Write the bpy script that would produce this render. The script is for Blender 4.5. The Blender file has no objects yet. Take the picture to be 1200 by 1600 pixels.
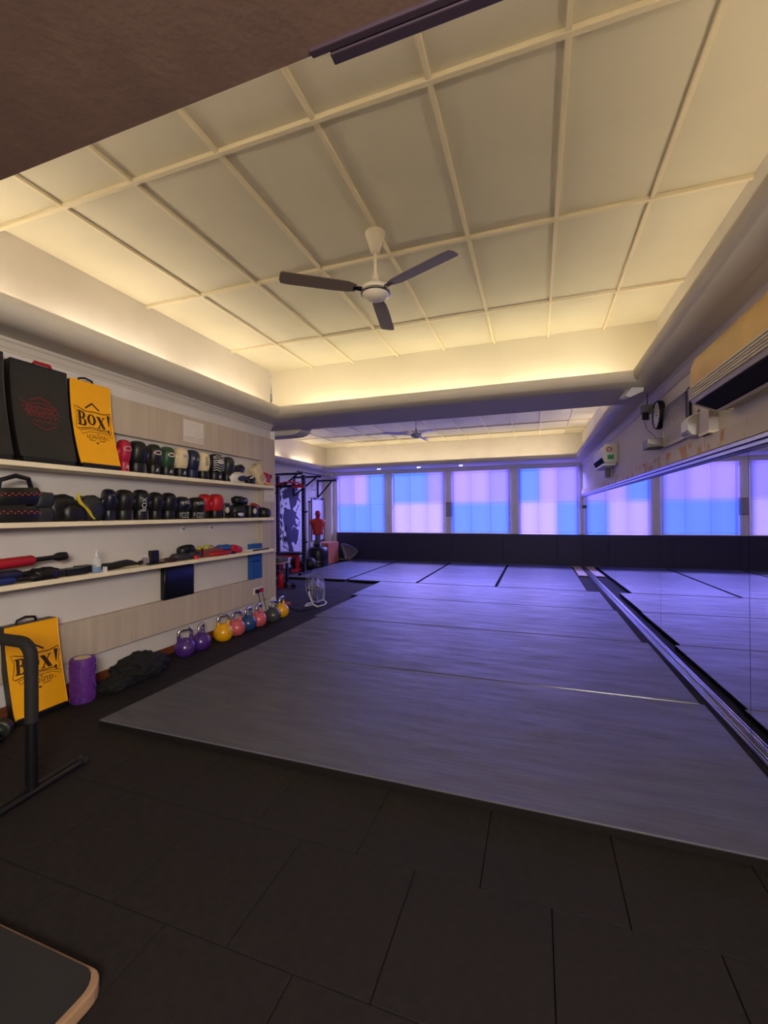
import bpy, bmesh, math, random
import numpy as np
from mathutils import Vector, Matrix, noise as mnoise
C = bpy.context.scene
COL = C.collection
R_ = math.radians
PI = math.pi

# ------------------------------------------------------------------ camera
H, F = 1.4, 678.0
_Y = np.array([238, 0., 678]); _Y /= np.linalg.norm(_Y)
_X = np.array([1930, 16., -678]); _X -= _Y*_X.dot(_Y); _X /= np.linalg.norm(_X)
_Z = np.cross(_X, _Y)
if _Z[1] < 0: _Z = -_Z
RM = np.array([_X, _Y, _Z]); CAM = np.array([0, 0, H])
cd = bpy.data.cameras.new('camera'); cam = bpy.data.objects.new('camera', cd); COL.objects.link(cam)
cd.sensor_fit = 'HORIZONTAL'; cd.sensor_width = 36; cd.lens = 36*F/1200; cd.clip_start = .02
m = Matrix([[RM[i][0], RM[i][1], -RM[i][2], CAM[i]] for i in range(3)] + [[0, 0, 0, 1]])
cam.matrix_world = m
C.camera = cam

# ------------------------------------------------------------------ world, exposure
w = bpy.data.worlds.new('world'); C.world = w; w.use_nodes = True
w.node_tree.nodes['Background'].inputs[0].default_value = (.55, .6, .8, 1)
w.node_tree.nodes['Background'].inputs[1].default_value = .25
C.view_settings.view_transform = 'Standard'
try: C.view_settings.look = 'None'
except Exception: pass
C.view_settings.gamma = 1; C.view_settings.use_curve_mapping = False
C.view_settings.exposure = 1.2
TUBE_WARM = 11.0      # strip lights in the ceiling coves
WIN = .88              # daylight on the tinted windows
def area(name, loc, rot, sx, sy, power, col):
    l = bpy.data.lights.new(name, 'AREA'); l.shape = 'RECTANGLE'; l.size = sx; l.size_y = sy; l.energy = power; l.color = col
    o = bpy.data.objects.new(name, l); COL.objects.link(o); o.location = loc; o.rotation_euler = rot; return o
# fill lamp added behind the camera to brighten the side walls
area('wall_fill', (1.0, -1.3, 2.1), (math.radians(84), 0, math.radians(46)), 1.2, .7, 78, (1, .90, .82))
# daylight falling through the four windows from above the street
for _x in (-4.93, -3.19, -1.44, .29):
    area('daylight', (_x, 14.6, 3.45), (math.radians(-68), 0, 0), 1.7, 1.0, 350, (.42, .36, 1.0))

# ------------------------------------------------------------------ helpers
def ray(u, v): return RM @ np.array([u-600, 800-v, F])
def fX(u, v, x): d = ray(u, v); return CAM+d*(x/d[0])
def fY(u, v, y): d = ray(u, v); return CAM+d*(y/d[1])
def fZ(u, v, z): d = ray(u, v); return CAM+d*((z-H)/d[2])

def lin(c):
    c = c/255.0
    return c/12.92 if c <= .04045 else ((c+.055)/1.055)**2.4
def rgb(r, g, b): return (lin(r), lin(g), lin(b), 1)

MATS = {}
def mat(name, col, rough=.6, metal=0, var=0, scale=8, bump=0, bscale=60, stretch=(1, 1, 1), spec=.5, coat=0, col2=None):
    if name in MATS: return MATS[name]
    M = bpy.data.materials.new(name); M.use_nodes = True; nt = M.node_tree; b = nt.nodes['Principled BSDF']
    b.inputs['Base Color'].default_value = rgb(*col); b.inputs['Roughness'].default_value = rough
    b.inputs['Metallic'].default_value = metal; b.inputs['Specular IOR Level'].default_value = spec
    if coat: b.inputs['Coat Weight'].default_value = coat; b.inputs['Coat Roughness'].default_value = .15
    tc = nt.nodes.new('ShaderNodeTexCoord'); mp = nt.nodes.new('ShaderNodeMapping')
    mp.inputs['Scale'].default_value = stretch; nt.links.new(tc.outputs['Object'], mp.inputs[0])
    if var or col2:
        n = nt.nodes.new('ShaderNodeTexNoise'); n.inputs['Scale'].default_value = scale; n.inputs['Detail'].default_value = 4
        nt.links.new(mp.outputs[0], n.inputs['Vector'])
        r = nt.nodes.new('ShaderNodeValToRGB'); k = 1-var
        r.color_ramp.elements[0].position = .3; r.color_ramp.elements[1].position = .7
        c = rgb(*col); r.color_ramp.elements[0].color = (c[0]*k, c[1]*k, c[2]*k, 1)
        r.color_ramp.elements[1].color = rgb(*col2) if col2 else (min(1, c[0]*(1+var)), min(1, c[1]*(1+var)), min(1, c[2]*(1+var)), 1)
        nt.links.new(n.outputs[0], r.inputs[0]); nt.links.new(r.outputs[0], b.inputs['Base Color'])
    if bump:
        n = nt.nodes.new('ShaderNodeTexNoise'); n.inputs['Scale'].default_value = bscale; n.inputs['Detail'].default_value = 3
        nt.links.new(mp.outputs[0], n.inputs['Vector'])
        bp = nt.nodes.new('ShaderNodeBump'); bp.inputs['Strength'].default_value = bump; bp.inputs['Distance'].default_value = .01
        nt.links.new(n.outputs[0], bp.inputs['Height']); nt.links.new(bp.outputs[0], b.inputs['Normal'])
    MATS[name] = M; return M
def emis(name, col, s):
    M = bpy.data.materials.new(name); M.use_nodes = True; nt = M.node_tree; b = nt.nodes['Principled BSDF']
    b.inputs['Base Color'].default_value = (.8, .8, .8, 1)
    b.inputs['Emission Color'].default_value = rgb(*col); b.inputs['Emission Strength'].default_value = s
    MATS[name] = M; return M

class MB:
    def __init__(s): s.v = []; s.f = []
    def add(s, vs, fs, M=None):
        k = len(s.v)
        for p in vs:
            p = Vector(p)
            if M is not None: p = M @ p
            s.v.append(p)
        for f in fs: s.f.append([i+k for i in f])
        return s
    def box(s, x0, x1, y0, y1, z0, z1, M=None):
        vs = [(x, y, z) for z in (z0, z1) for y in (y0, y1) for x in (x0, x1)]
        return s.add(vs, [(0, 2, 3, 1), (4, 5, 7, 6), (0, 1, 5, 4), (2, 6, 7, 3), (0, 4, 6, 2), (1, 3, 7, 5)], M)
    def tube(s, pts, r, n=10, closed=False, M=None, cap=True):
        pts = [Vector(p) for p in pts]; N = len(pts)
        rs = r if isinstance(r, (list, tuple)) else [r]*N
        vs = []; fs = []; up = None
        for i, p in enumerate(pts):
            if closed: t = (pts[(i+1) % N]-pts[i-1])
            else: t = (pts[min(i+1, N-1)]-pts[max(i-1, 0)])
            t.normalize()
            if up is None:
                up = Vector((0, 0, 1)) if abs(t.z) < .9 else Vector((1, 0, 0))
            a = up - t*up.dot(t)
            if a.length < 1e-4: a = Vector((1, 0, 0))-t*t.x
            a.normalize(); b = t.cross(a); up = a
            for k in range(n):
                an = 2*PI*k/n; vs.append(p+(a*math.cos(an)+b*math.sin(an))*rs[i])
        L = N if closed else N-1
        for i in range(L):
            for k in range(n):
                j = (i+1) % N
                fs.append((i*n+k, i*n+(k+1) % n, j*n+(k+1) % n, j*n+k))
        if not closed and cap:
            fs.append(tuple(range(n))[::-1]); fs.append(tuple(range((N-1)*n, N*n)))
        return s.add(vs, fs, M)
    def lathe(s, prof, n=24, M=None, axis='z', sx=1, sy=1):
        vs = []; fs = []; P = len(prof)
        for r, z in prof:
            for k in range(n):
                an = 2*PI*k/n; vs.append((r*math.cos(an)*sx, r*math.sin(an)*sy, z))
        for i in range(P-1):
            for k in range(n): fs.append((i*n+k, i*n+(k+1) % n, (i+1)*n+(k+1) % n, (i+1)*n+k))
        fs.append(tuple(range(n))[::-1]); fs.append(tuple(range((P-1)*n, P*n)))
        return s.add(vs, fs, M)
    def loft(s, secs, n=20, M=None, p=2.4):
        # secs: (cx, cy, z, rx, ry)
        vs = []; fs = []; P = len(secs)
        for cx, cy, z, rx, ry in secs:
            for k in range(n):
                an = 2*PI*k/n; c, q = math.cos(an), math.sin(an)
                vs.append((cx+rx*math.copysign(abs(c)**(2/p), c), cy+ry*math.copysign(abs(q)**(2/p), q), z))
        for i in range(P-1):
            for k in range(n): fs.append((i*n+k, i*n+(k+1) % n, (i+1)*n+(k+1) % n, (i+1)*n+k))
        fs.append(tuple(range(n))[::-1]); fs.append(tuple(range((P-1)*n, P*n)))
        return s.add(vs, fs, M)
    def prism(s, poly, axis, a, b, M=None):
        # poly: 2-D points; extruded along axis from a to b
        def P(q, t):
            return {'x': (t, q[0], q[1]), 'y': (q[0], t, q[1]), 'z': (q[0], q[1], t)}[axis]
        n = len(poly); vs = [P(q, a) for q in poly]+[P(q, b) for q in poly]
        fs = [tuple(range(n))[::-1], tuple(range(n, 2*n))]+[(i, (i+1) % n, n+(i+1) % n, n+i) for i in range(n)]
        return s.add(vs, fs, M)
    def sphere(s, c, r, n=16, M=None, sq=(1, 1, 1)):
        vs = []; fs = []; m_ = n//2
        for i in range(1, m_):
            th = PI*i/m_
            for k in range(n):
                ph = 2*PI*k/n
                vs.append((c[0]+r*sq[0]*math.sin(th)*math.cos(ph), c[1]+r*sq[1]*math.sin(th)*math.sin(ph), c[2]+r*sq[2]*math.cos(th)))
        t = len(vs); vs.append((c[0], c[1], c[2]+r*sq[2])); vs.append((c[0], c[1], c[2]-r*sq[2]))
        for i in range(m_-2):
            for k in range(n): fs.append((i*n+k, (i+1)*n+k, (i+1)*n+(k+1) % n, i*n+(k+1) % n))
        for k in range(n):
            fs.append((t, k, (k+1) % n)); fs.append((t+1, (m_-2)*n+(k+1) % n, (m_-2)*n+k))
        return s.add(vs, fs, M)
    def mesh(s, name, smooth=False, bevel=0, sharp=40):
        me = bpy.data.meshes.new(name); bm = bmesh.new()
        vv = [bm.verts.new(p) for p in s.v]
        for f in s.f:
            try: bm.faces.new([vv[i] for i in f])
            except ValueError: pass
        bmesh.ops.recalc_face_normals(bm, faces=bm.faces)
        if bevel:
            es = [e for e in bm.edges if len(e.link_faces) == 2 and e.calc_face_angle(0) > R_(30)]
            bmesh.ops.bevel(bm, geom=es, offset=bevel, segments=2, affect='EDGES', profile=.6)
        if smooth:
            for f in bm.faces: f.smooth = True
            for e in bm.edges:
                if len(e.link_faces) == 2 and e.calc_face_angle(0) > R_(sharp): e.smooth = False
        bm.to_mesh(me); bm.free(); return me
    def build(s, name, m, parent=None, smooth=False, bevel=0, loc=None, label=None, kind=None, sharp=40):
        me = s.mesh(name, smooth, bevel, sharp); me.materials.append(m)
        o = bpy.data.objects.new(name, me); COL.objects.link(o)
        if parent is not None: o.parent = parent
        if loc is not None: o.location = loc
        if label: o['label'] = label
        if kind: o['kind'] = kind
        return o
def T(x, y, z, rz=0, ry=0, rx=0): return Matrix.Translation((x, y, z)) @ Matrix.Rotation(rz, 4, 'Z') @ Matrix.Rotation(ry, 4, 'Y') @ Matrix.Rotation(rx, 4, 'X')
def thing(name, label, cat, loc=(0, 0, 0), rz=0, group=None, rx=0, ry=0):
    o = bpy.data.objects.new(name, None); COL.objects.link(o)
    o.empty_display_size = .1; o.location = loc; o.rotation_euler = (rx, ry, rz); o['label'] = label; o['category'] = cat
    if group: o['group'] = group
    return o
def tag(o, label, cat, group=None, kind=None):
    o['label'] = label; o['category'] = cat
    if group: o['group'] = group
    if kind: o['kind'] = kind
    return o
def link(name, me, parent=None, loc=(0, 0, 0), rot=(0, 0, 0)):
    o = bpy.data.objects.new(name, me); COL.objects.link(o); o.parent = parent; o.location = loc; o.rotation_euler = rot; return o
def dup(root, loc, rz, label):
    r = root.copy(); COL.objects.link(r); r.location = loc; r.rotation_euler = (0, 0, rz); r['label'] = label
    for ch in list(root.children):
        c = ch.copy(); COL.objects.link(c); c.parent = r
        for g in ch.children:
            d = g.copy(); COL.objects.link(d); d.parent = c
    return r

# flat print: 2-D shapes laid on a surface through a mapping
def shape_mesh(polys):
    cu = bpy.data.curves.new('p', 'CURVE'); cu.dimensions = '2D'; cu.fill_mode = 'BOTH'
    for poly in polys:
        sp = cu.splines.new('POLY'); sp.points.add(len(poly)-1); sp.use_cyclic_u = True
        for i, q in enumerate(poly): sp.points[i].co = (q[0], q[1], 0, 1)
    return _tomesh(cu)
def text_mesh(body, size=1, shear=0):
    cu = bpy.data.curves.new('t', 'FONT'); cu.body = body; cu.size = size; cu.align_x = 'CENTER'; cu.align_y = 'CENTER'; cu.shear = shear
    cu.resolution_u = 3
    return _tomesh(cu)
def _tomesh(cu):
    o = bpy.data.objects.new('tmp', cu); COL.objects.link(o)
    dg = bpy.context.evaluated_depsgraph_get(); dg.update()
    me = o.evaluated_get(dg).to_mesh()
    vs = [tuple(v.co) for v in me.vertices]; fs = [tuple(p.vertices) for p in me.polygons]
    bpy.data.objects.remove(o); return vs, fs
def stroke(pts, wd, closed=False):
    vs = []; fs = []; P = [Vector((p[0], p[1])) for p in pts]; N = len(P)
    for i, p in enumerate(P):
        a = P[i-1] if (i or closed) else p; b = P[(i+1) % N] if (i < N-1 or closed) else p
        t = (b-a); t = t.normalized() if t.length else Vector((1, 0)); nrm = Vector((-t.y, t.x))*wd/2
        vs += [(p+nrm)[:]+(0,), (p-nrm)[:]+(0,)]
    for i in range(N if closed else N-1):
        j = (i+1) % N; fs.append((2*i, 2*i+1, 2*j+1, 2*j))
    return vs, fs
def xf(vf, sx, sy, dx, dy, rot=0):
    vs, fs = vf; c, s_ = math.cos(rot), math.sin(rot)
    return [((x*sx*c-y*sy*s_)+dx, (x*sx*s_+y*sy*c)+dy, 0) for x, y, z in vs], fs
def decal(name, parts, mapf, m, parent=None, label=None, sub=0):
    mb = MB()
    for vs, fs in parts: mb.add(vs, fs)
    me = bpy.data.meshes.new(name); bm = bmesh.new(); vv = [bm.verts.new(p) for p in mb.v]
    for f in mb.f:
        try: bm.faces.new([vv[i] for i in f])
        except ValueError: pass
    if sub:
        for _ in range(sub):
            es = [e for e in bm.edges if e.calc_length() > .08]
            if es: bmesh.ops.subdivide_edges(bm, edges=es, cuts=1)
        bmesh.ops.triangulate(bm, faces=bm.faces)
    for v in bm.verts: v.co = Vector(mapf(v.co.x, v.co.y))
    bm.to_mesh(me); bm.free(); me.materials.append(m)
    o = bpy.data.objects.new(name, me); COL.objects.link(o); o.parent = parent
    if label: o['label'] = label
    return o
def blobmesh(size, seed, amp=.18, freq=3.0, n=28, flat=True, sq=2.6, fold=0):
    mb = MB(); vs = []; fs = []; m_ = n//2
    rnd = random.Random(seed); off = Vector((rnd.random()*50, rnd.random()*50, rnd.random()*50))
    def P(th, ph):
        d = Vector((math.sin(th)*math.cos(ph), math.sin(th)*math.sin(ph), math.cos(th)))
        g = Vector([math.copysign(abs(a)**(2/sq), a) for a in d])
        k = 1+amp*mnoise.noise(d*freq+off)+amp*.5*mnoise.noise(d*freq*2.3+off)
        if fold: k += fold*(1-abs(mnoise.noise(d*freq*1.6+off*2))*4)
        q = Vector((g.x*size[0]/2*k, g.y*size[1]/2*k, g.z*size[2]/2*k))
        if flat and q.z < -size[2]*.42: q.z = -size[2]*.42
        q.z += size[2]*.42 if flat else 0
        return q
    mb.v = [P(.001, 0)]+[P(PI*i/m_, 2*PI*k/n) for i in range(1, m_) for k in range(n)]+[P(PI-.001, 0)]
    last = len(mb.v)-1
    for k in range(n):
        mb.f.append((0, 1+k, 1+(k+1) % n)); mb.f.append((last, 1+(m_-2)*n+(k+1) % n, 1+(m_-2)*n+k))
    for i in range(m_-2):
        for k in range(n): mb.f.append((1+i*n+k, 1+(i+1)*n+k, 1+(i+1)*n+(k+1) % n, 1+i*n+(k+1) % n))
    return mb

# ------------------------------------------------------------------ materials
M_wall = mat('white_plaster', (214, 207, 198), .75, var=.04, scale=3, bump=.05, bscale=90)
M_ceil = mat('cream_ceiling_paint', (228, 220, 196), .7, var=.03, scale=2)
M_batt = mat('cream_batten_paint', (240, 228, 196), .6)
M_lip = mat('cove_paint', (205, 196, 178), .65, var=.03, scale=2)
M_soffit_shade = mat('soffit_shade_brown', (126, 98, 82), .8, var=.12, scale=5, bump=.1, bscale=40)  # shade of the unlit near soffit is put into this brown
M_rubber = mat('black_rubber_tile', (28, 23, 21), .8, var=.25, scale=30, bump=.25, bscale=250, spec=.3)
M_base = mat('dark_subfloor', (12, 11, 11), .9)
M_pad = mat('navy_wall_padding', (38, 36, 66), .55, var=.06, scale=6)
M_black = mat('black_leather', (16, 16, 18), .42, bump=.1, bscale=90, var=.15, scale=14)
M_blackm = mat('black_painted_steel', (15, 15, 18), .35, spec=.5)
M_blackp = mat('black_plastic', (14, 14, 17), .4)
M_matte = mat('matte_black_recess', (12, 12, 13), .9, spec=.1)
M_foam = mat('black_foam_grip', (24, 21, 21), .75, bump=.3, bscale=180)
M_yellow = mat('yellow_vinyl', (250, 176, 2), .45, bump=.06, bscale=60)
M_ink = mat('dark_brown_print', (58, 32, 12), .6)
M_redink = mat('dull_red_print', (104, 34, 34), .6)
M_red = mat('red_leather', (176, 22, 34), .45, bump=.08, bscale=70)
M_crim = mat('crimson_leather', (172, 26, 58), .45)
M_green = mat('green_leather', (40, 70, 46), .45)
M_cream = mat('cream_leather', (214, 196, 158), .5)
M_navy = mat('navy_leather', (26, 30, 62), .45)
M_white = mat('white_plastic', (222, 220, 222), .45)
M_offw = mat('off_white_leather', (205, 202, 198), .5)
M_grey = mat('grey_plastic', (120, 118, 116), .5)
M_steel = mat('polished_steel', (205, 205, 210), .25, metal=1)
M_alu = mat('brushed_aluminium', (190, 190, 196), .3, metal=1)
M_paper = mat('white_paper', (226, 216, 206), .8)
M_purple = mat('purple_foam', (94, 40, 134), .6)
M_wallpurple = mat('purple_enamel', (74, 38, 122), .28, coat=.4)
M_shelf = mat('cream_shelf_laminate', (240, 226, 192), .5, var=.04, scale=5)
M_skirt = mat('brown_skirting_wood', (112, 58, 34), .5, var=.2, scale=12, stretch=(1, .1, 4))
M_gold = mat('yellowed_plastic', (226, 184, 108), .45, var=.1, scale=4)
M_lightgold = mat('cream_plastic', (222, 208, 178), .45)
M_blue = mat('blue_foam', (22, 84, 156), .6)
M_ply = mat('orange_plywood', (176, 100, 66), .55, var=.12, scale=9, stretch=(1, 1, .15))
M_redsteel = mat('red_painted_steel', (190, 22, 34), .35)
M_orange = mat('orange_thread', (190, 70, 40), .6)
M_skin = mat('red_rubber_torso', (176, 34, 26), .55)
M_ink2 = mat('dark_blue_mural_paint', (44, 38, 72), .7)

# laminate with vertical grain
def laminate():
    M = bpy.data.materials.new('grey_beige_laminate'); M.use_nodes = True; nt = M.node_tree; b = nt.nodes['Principled BSDF']
    tc = nt.nodes.new('ShaderNodeTexCoord'); mp = nt.nodes.new('ShaderNodeMapping'); mp.inputs['Scale'].default_value = (1, 9, .35)
    n = nt.nodes.new('ShaderNodeTexNoise'); n.inputs['Scale'].default_value = 2.2; n.inputs['Detail'].default_value = 5
    r = nt.nodes.new('ShaderNodeValToRGB'); r.color_ramp.elements[0].position = .3; r.color_ramp.elements[1].position = .72
    r.color_ramp.elements[0].color = rgb(184, 168, 147); r.color_ramp.elements[1].color = rgb(201, 186, 164)
    nt.links.new(tc.outputs['Object'], mp.inputs[0]); nt.links.new(mp.outputs[0], n.inputs['Vector']); nt.links.new(n.outputs[0], r.inputs[0])
    nt.links.new(r.outputs[0], b.inputs['Base Color']); b.inputs['Roughness'].default_value = .5
    return M
M_lam = laminate()
# judo mat vinyl with fine ribs across
def matvinyl(name, c1, c2, rough, ribs):
    M = bpy.data.materials.new(name); M.use_nodes = True; nt = M.node_tree; b = nt.nodes['Principled BSDF']
    tc = nt.nodes.new('ShaderNodeTexCoord')
    mp = nt.nodes.new('ShaderNodeMapping'); mp.inputs['Scale'].default_value = (1.2, 7, 1)
    n = nt.nodes.new('ShaderNodeTexNoise'); n.inputs['Scale'].default_value = 3; n.inputs['Detail'].default_value = 6
    r = nt.nodes.new('ShaderNodeValToRGB'); r.color_ramp.elements[0].position = .3; r.color_ramp.elements[1].position = .75
    r.color_ramp.elements[0].color = rgb(*c1); r.color_ramp.elements[1].color = rgb(*c2)
    nt.links.new(tc.outputs['Object'], mp.inputs[0]); nt.links.new(mp.outputs[0], n.inputs['Vector']); nt.links.new(n.outputs[0], r.inputs[0])
    nt.links.new(r.outputs[0], b.inputs['Base Color'])
    n3 = nt.nodes.new('ShaderNodeTexNoise'); n3.inputs['Scale'].default_value = 1.3; n3.inputs['Detail'].default_value = 8; n3.inputs['Roughness'].default_value = .65
    nt.links.new(mp.outputs[0], n3.inputs['Vector']); mr = nt.nodes.new('ShaderNodeMapRange'); mr.inputs[1].default_value = .35; mr.inputs[2].default_value = .7
    mr.inputs[3].default_value = rough-.08; mr.inputs[4].default_value = rough+.2
    nt.links.new(n3.outputs[0], mr.inputs[0]); nt.links.new(mr.outputs[0], b.inputs['Roughness'])
    wv = nt.nodes.new('ShaderNodeTexWave'); wv.bands_direction = 'Y' if ribs == 'y' else 'X'; wv.inputs['Scale'].default_value = 9 if ribs == 'y' else 7
    wv.inputs['Distortion'].default_value = .6
    nt.links.new(tc.outputs['Object'], wv.inputs['Vector'])
    n2 = nt.nodes.new('ShaderNodeTexNoise'); n2.inputs['Scale'].default_value = 90; nt.links.new(mp.outputs[0], n2.inputs['Vector'])
    ad = nt.nodes.new('ShaderNodeMath'); ad.operation = 'ADD'; wm = nt.nodes.new('ShaderNodeMath'); wm.operation = 'MULTIPLY'; wm.inputs[1].default_value = .45 if ribs == 'y' else 1.2; nt.links.new(wv.outputs['Fac'], wm.inputs[0]); nt.links.new(wm.outputs[0], ad.inputs[0]); nt.links.new(n2.outputs[0], ad.inputs[1])
    bp = nt.nodes.new('ShaderNodeBump'); bp.inputs['Strength'].default_value = .22; bp.inputs['Distance'].default_value = .004
    nt.links.new(ad.outputs[0], bp.inputs['Height']); nt.links.new(bp.outputs[0], b.inputs['Normal'])
    return M
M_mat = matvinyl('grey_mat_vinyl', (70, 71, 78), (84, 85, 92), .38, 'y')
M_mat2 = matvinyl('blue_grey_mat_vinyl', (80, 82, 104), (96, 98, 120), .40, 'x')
M_matside = mat('mat_side_vinyl', (26, 22, 20), .8, spec=.2)
M_glint = mat('mat_glint_vinyl', (96, 94, 104), .22)

# ================================================================== SETTING
XR = lambda y: 1.28-.0145*y           # the right wall runs slightly inwards
ANG = math.atan(.0145)
def rw(y, off, z): return Vector((XR(y)-off, y, z))   # a point off the right wall

def struct(o): o['kind'] = 'structure'; return o
fl = struct(MB().box(-6.4, 2.6, -3, 12.3, -.12, -.014).build('floor', M_base))
tile = MB().box(-.2485, .2485, -.2436, .2436, -.014, 0).mesh('rubber_tile', bevel=.003); tile.materials.append(M_rubber)
def tiles(x0, x1, y0, y1, dx):
    j = 0; y = y0+.25
    while y < y1:
        x = x0+.25-(dx if j % 2 else 0)
        while x < x1+.2:
            o = link('rubber_tile', tile, fl, (x, y, 0), (0, 0, PI*((j+int(x*2)) % 2))); x += .5
        y += .49; j += 1
tiles(-3.46, 2.1, .17, 1.9, .25)
tiles(-3.46, -2.9, 2.13, 7.9, 0)
tiles(-5.96, -3.6, 5.4, 11.2, 0)
tiles(1.04, 1.2, 2.13, 10.3, 0)

def wallp(name, poly, z0, z1, m=M_wall): return struct(MB().prism(poly, 'z', z0, z1).build(name, m))
wl = wallp('wall_left', [(-3.5, -2.6), (-3.5, 5.2), (-3.75, 5.2), (-3.75, -2.6)], 0, 3.45)
wallp('wall_alcove', [(-3.75, 5.2), (-6.3, 5.2), (-6.3, 5.0), (-3.75, 5.0)], 0, 3.45)
wgl = wallp('wall_left_far', [(-6.1, 5.2), (-6.1, 12.2), (-6.3, 12.2), (-6.3, 5.2)], 0, 3.45)
wr = wallp('wall_right', [(XR(-2.6), -2.6), (XR(12.2), 12.2), (1.7, 12.2), (1.7, -2.6)], 0, 3.45)
wallp('wall_back', [(-3.75, -2.6), (1.7, -2.6), (1.7, -2.8), (-3.75, -2.8)], 0, 3.45, M_soffit_shade)
# far wall around four windows
WX = [(-5.71, -4.16), (-3.96, -2.42), (-2.22, -.66), (-.435, 1.02)]
Z0, Z1 = .84, 2.53
mb = MB().box(-6.1, 1.3, 12, 12.25, 0, Z0).box(-6.1, 1.3, 12, 12.25, Z1, 3.45)
xs = [-6.1]+[a for p in WX for a in p]+[1.3]
for i in range(0, len(xs), 2): mb.box(xs[i], xs[i+1], 12, 12.25, Z0, Z1)
wf = struct(mb.build('wall_far', M_wall))
struct(MB().box(-6.1, -5.85, 11.86, 12.0, 0, 2.64).build('trim_1', M_wall))
# black padding below the windows, single pads
xx = [-5.72, -4.9, -3.55, -2.2, -.85, .5, 1.1]
for a, b in zip(xx[:-1], xx[1:]):
    MB().box(a+.002, b-.002, 11.94, 11.999, .03, .82).build('wall_pad', M_pad, wf, bevel=.008)
# windows: frames, panes, blinds
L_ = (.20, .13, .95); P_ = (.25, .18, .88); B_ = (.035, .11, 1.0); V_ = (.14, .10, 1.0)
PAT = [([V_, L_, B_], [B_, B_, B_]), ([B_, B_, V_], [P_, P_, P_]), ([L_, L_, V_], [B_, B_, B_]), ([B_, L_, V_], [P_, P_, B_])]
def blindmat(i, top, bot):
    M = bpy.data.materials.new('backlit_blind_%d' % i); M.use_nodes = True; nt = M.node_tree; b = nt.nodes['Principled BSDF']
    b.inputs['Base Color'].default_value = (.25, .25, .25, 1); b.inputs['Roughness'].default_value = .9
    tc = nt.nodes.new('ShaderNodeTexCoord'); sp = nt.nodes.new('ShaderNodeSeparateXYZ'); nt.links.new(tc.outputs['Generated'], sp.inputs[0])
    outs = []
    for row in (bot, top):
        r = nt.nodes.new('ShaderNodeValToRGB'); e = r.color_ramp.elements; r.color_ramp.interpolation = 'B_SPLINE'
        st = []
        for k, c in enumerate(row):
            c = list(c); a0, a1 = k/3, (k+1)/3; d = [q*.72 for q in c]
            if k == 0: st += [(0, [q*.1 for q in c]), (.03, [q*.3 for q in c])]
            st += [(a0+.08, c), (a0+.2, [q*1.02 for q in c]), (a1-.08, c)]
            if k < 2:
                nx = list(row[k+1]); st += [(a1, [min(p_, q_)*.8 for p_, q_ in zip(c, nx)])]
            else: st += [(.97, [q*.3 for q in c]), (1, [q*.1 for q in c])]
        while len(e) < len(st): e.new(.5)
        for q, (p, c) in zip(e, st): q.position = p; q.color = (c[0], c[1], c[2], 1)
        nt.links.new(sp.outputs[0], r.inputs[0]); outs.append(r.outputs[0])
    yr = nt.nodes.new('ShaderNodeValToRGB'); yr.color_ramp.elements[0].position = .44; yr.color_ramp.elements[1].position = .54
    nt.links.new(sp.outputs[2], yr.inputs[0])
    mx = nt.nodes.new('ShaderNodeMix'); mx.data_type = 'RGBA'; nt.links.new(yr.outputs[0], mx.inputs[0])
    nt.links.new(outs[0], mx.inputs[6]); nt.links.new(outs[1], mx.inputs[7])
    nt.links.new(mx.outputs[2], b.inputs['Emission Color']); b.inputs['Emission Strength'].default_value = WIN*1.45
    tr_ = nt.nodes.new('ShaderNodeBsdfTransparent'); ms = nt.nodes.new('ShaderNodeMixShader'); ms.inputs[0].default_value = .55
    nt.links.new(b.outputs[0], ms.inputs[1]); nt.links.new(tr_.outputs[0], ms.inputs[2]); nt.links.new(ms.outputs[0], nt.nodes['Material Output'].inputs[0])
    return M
M_glass = bpy.data.materials.new('tinted_window_glass'); M_glass.use_nodes = True
_nt = M_glass.node_tree; _t = _nt.nodes.new('ShaderNodeBsdfTransparent'); _t.inputs[0].default_value = (.85, .85, 1, 1)
_g = _nt.nodes.new('ShaderNodeBsdfGlossy'); _g.inputs['Roughness'].default_value = .6; _m = _nt.nodes.new('ShaderNodeMixShader'); _m.inputs[0].default_value = .06
_nt.links.new(_t.outputs[0], _m.inputs[1]); _nt.links.new(_g.outputs[0], _m.inputs[2]); _nt.links.new(_m.outputs[0], _nt.nodes['Material Output'].inputs[0])
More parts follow.
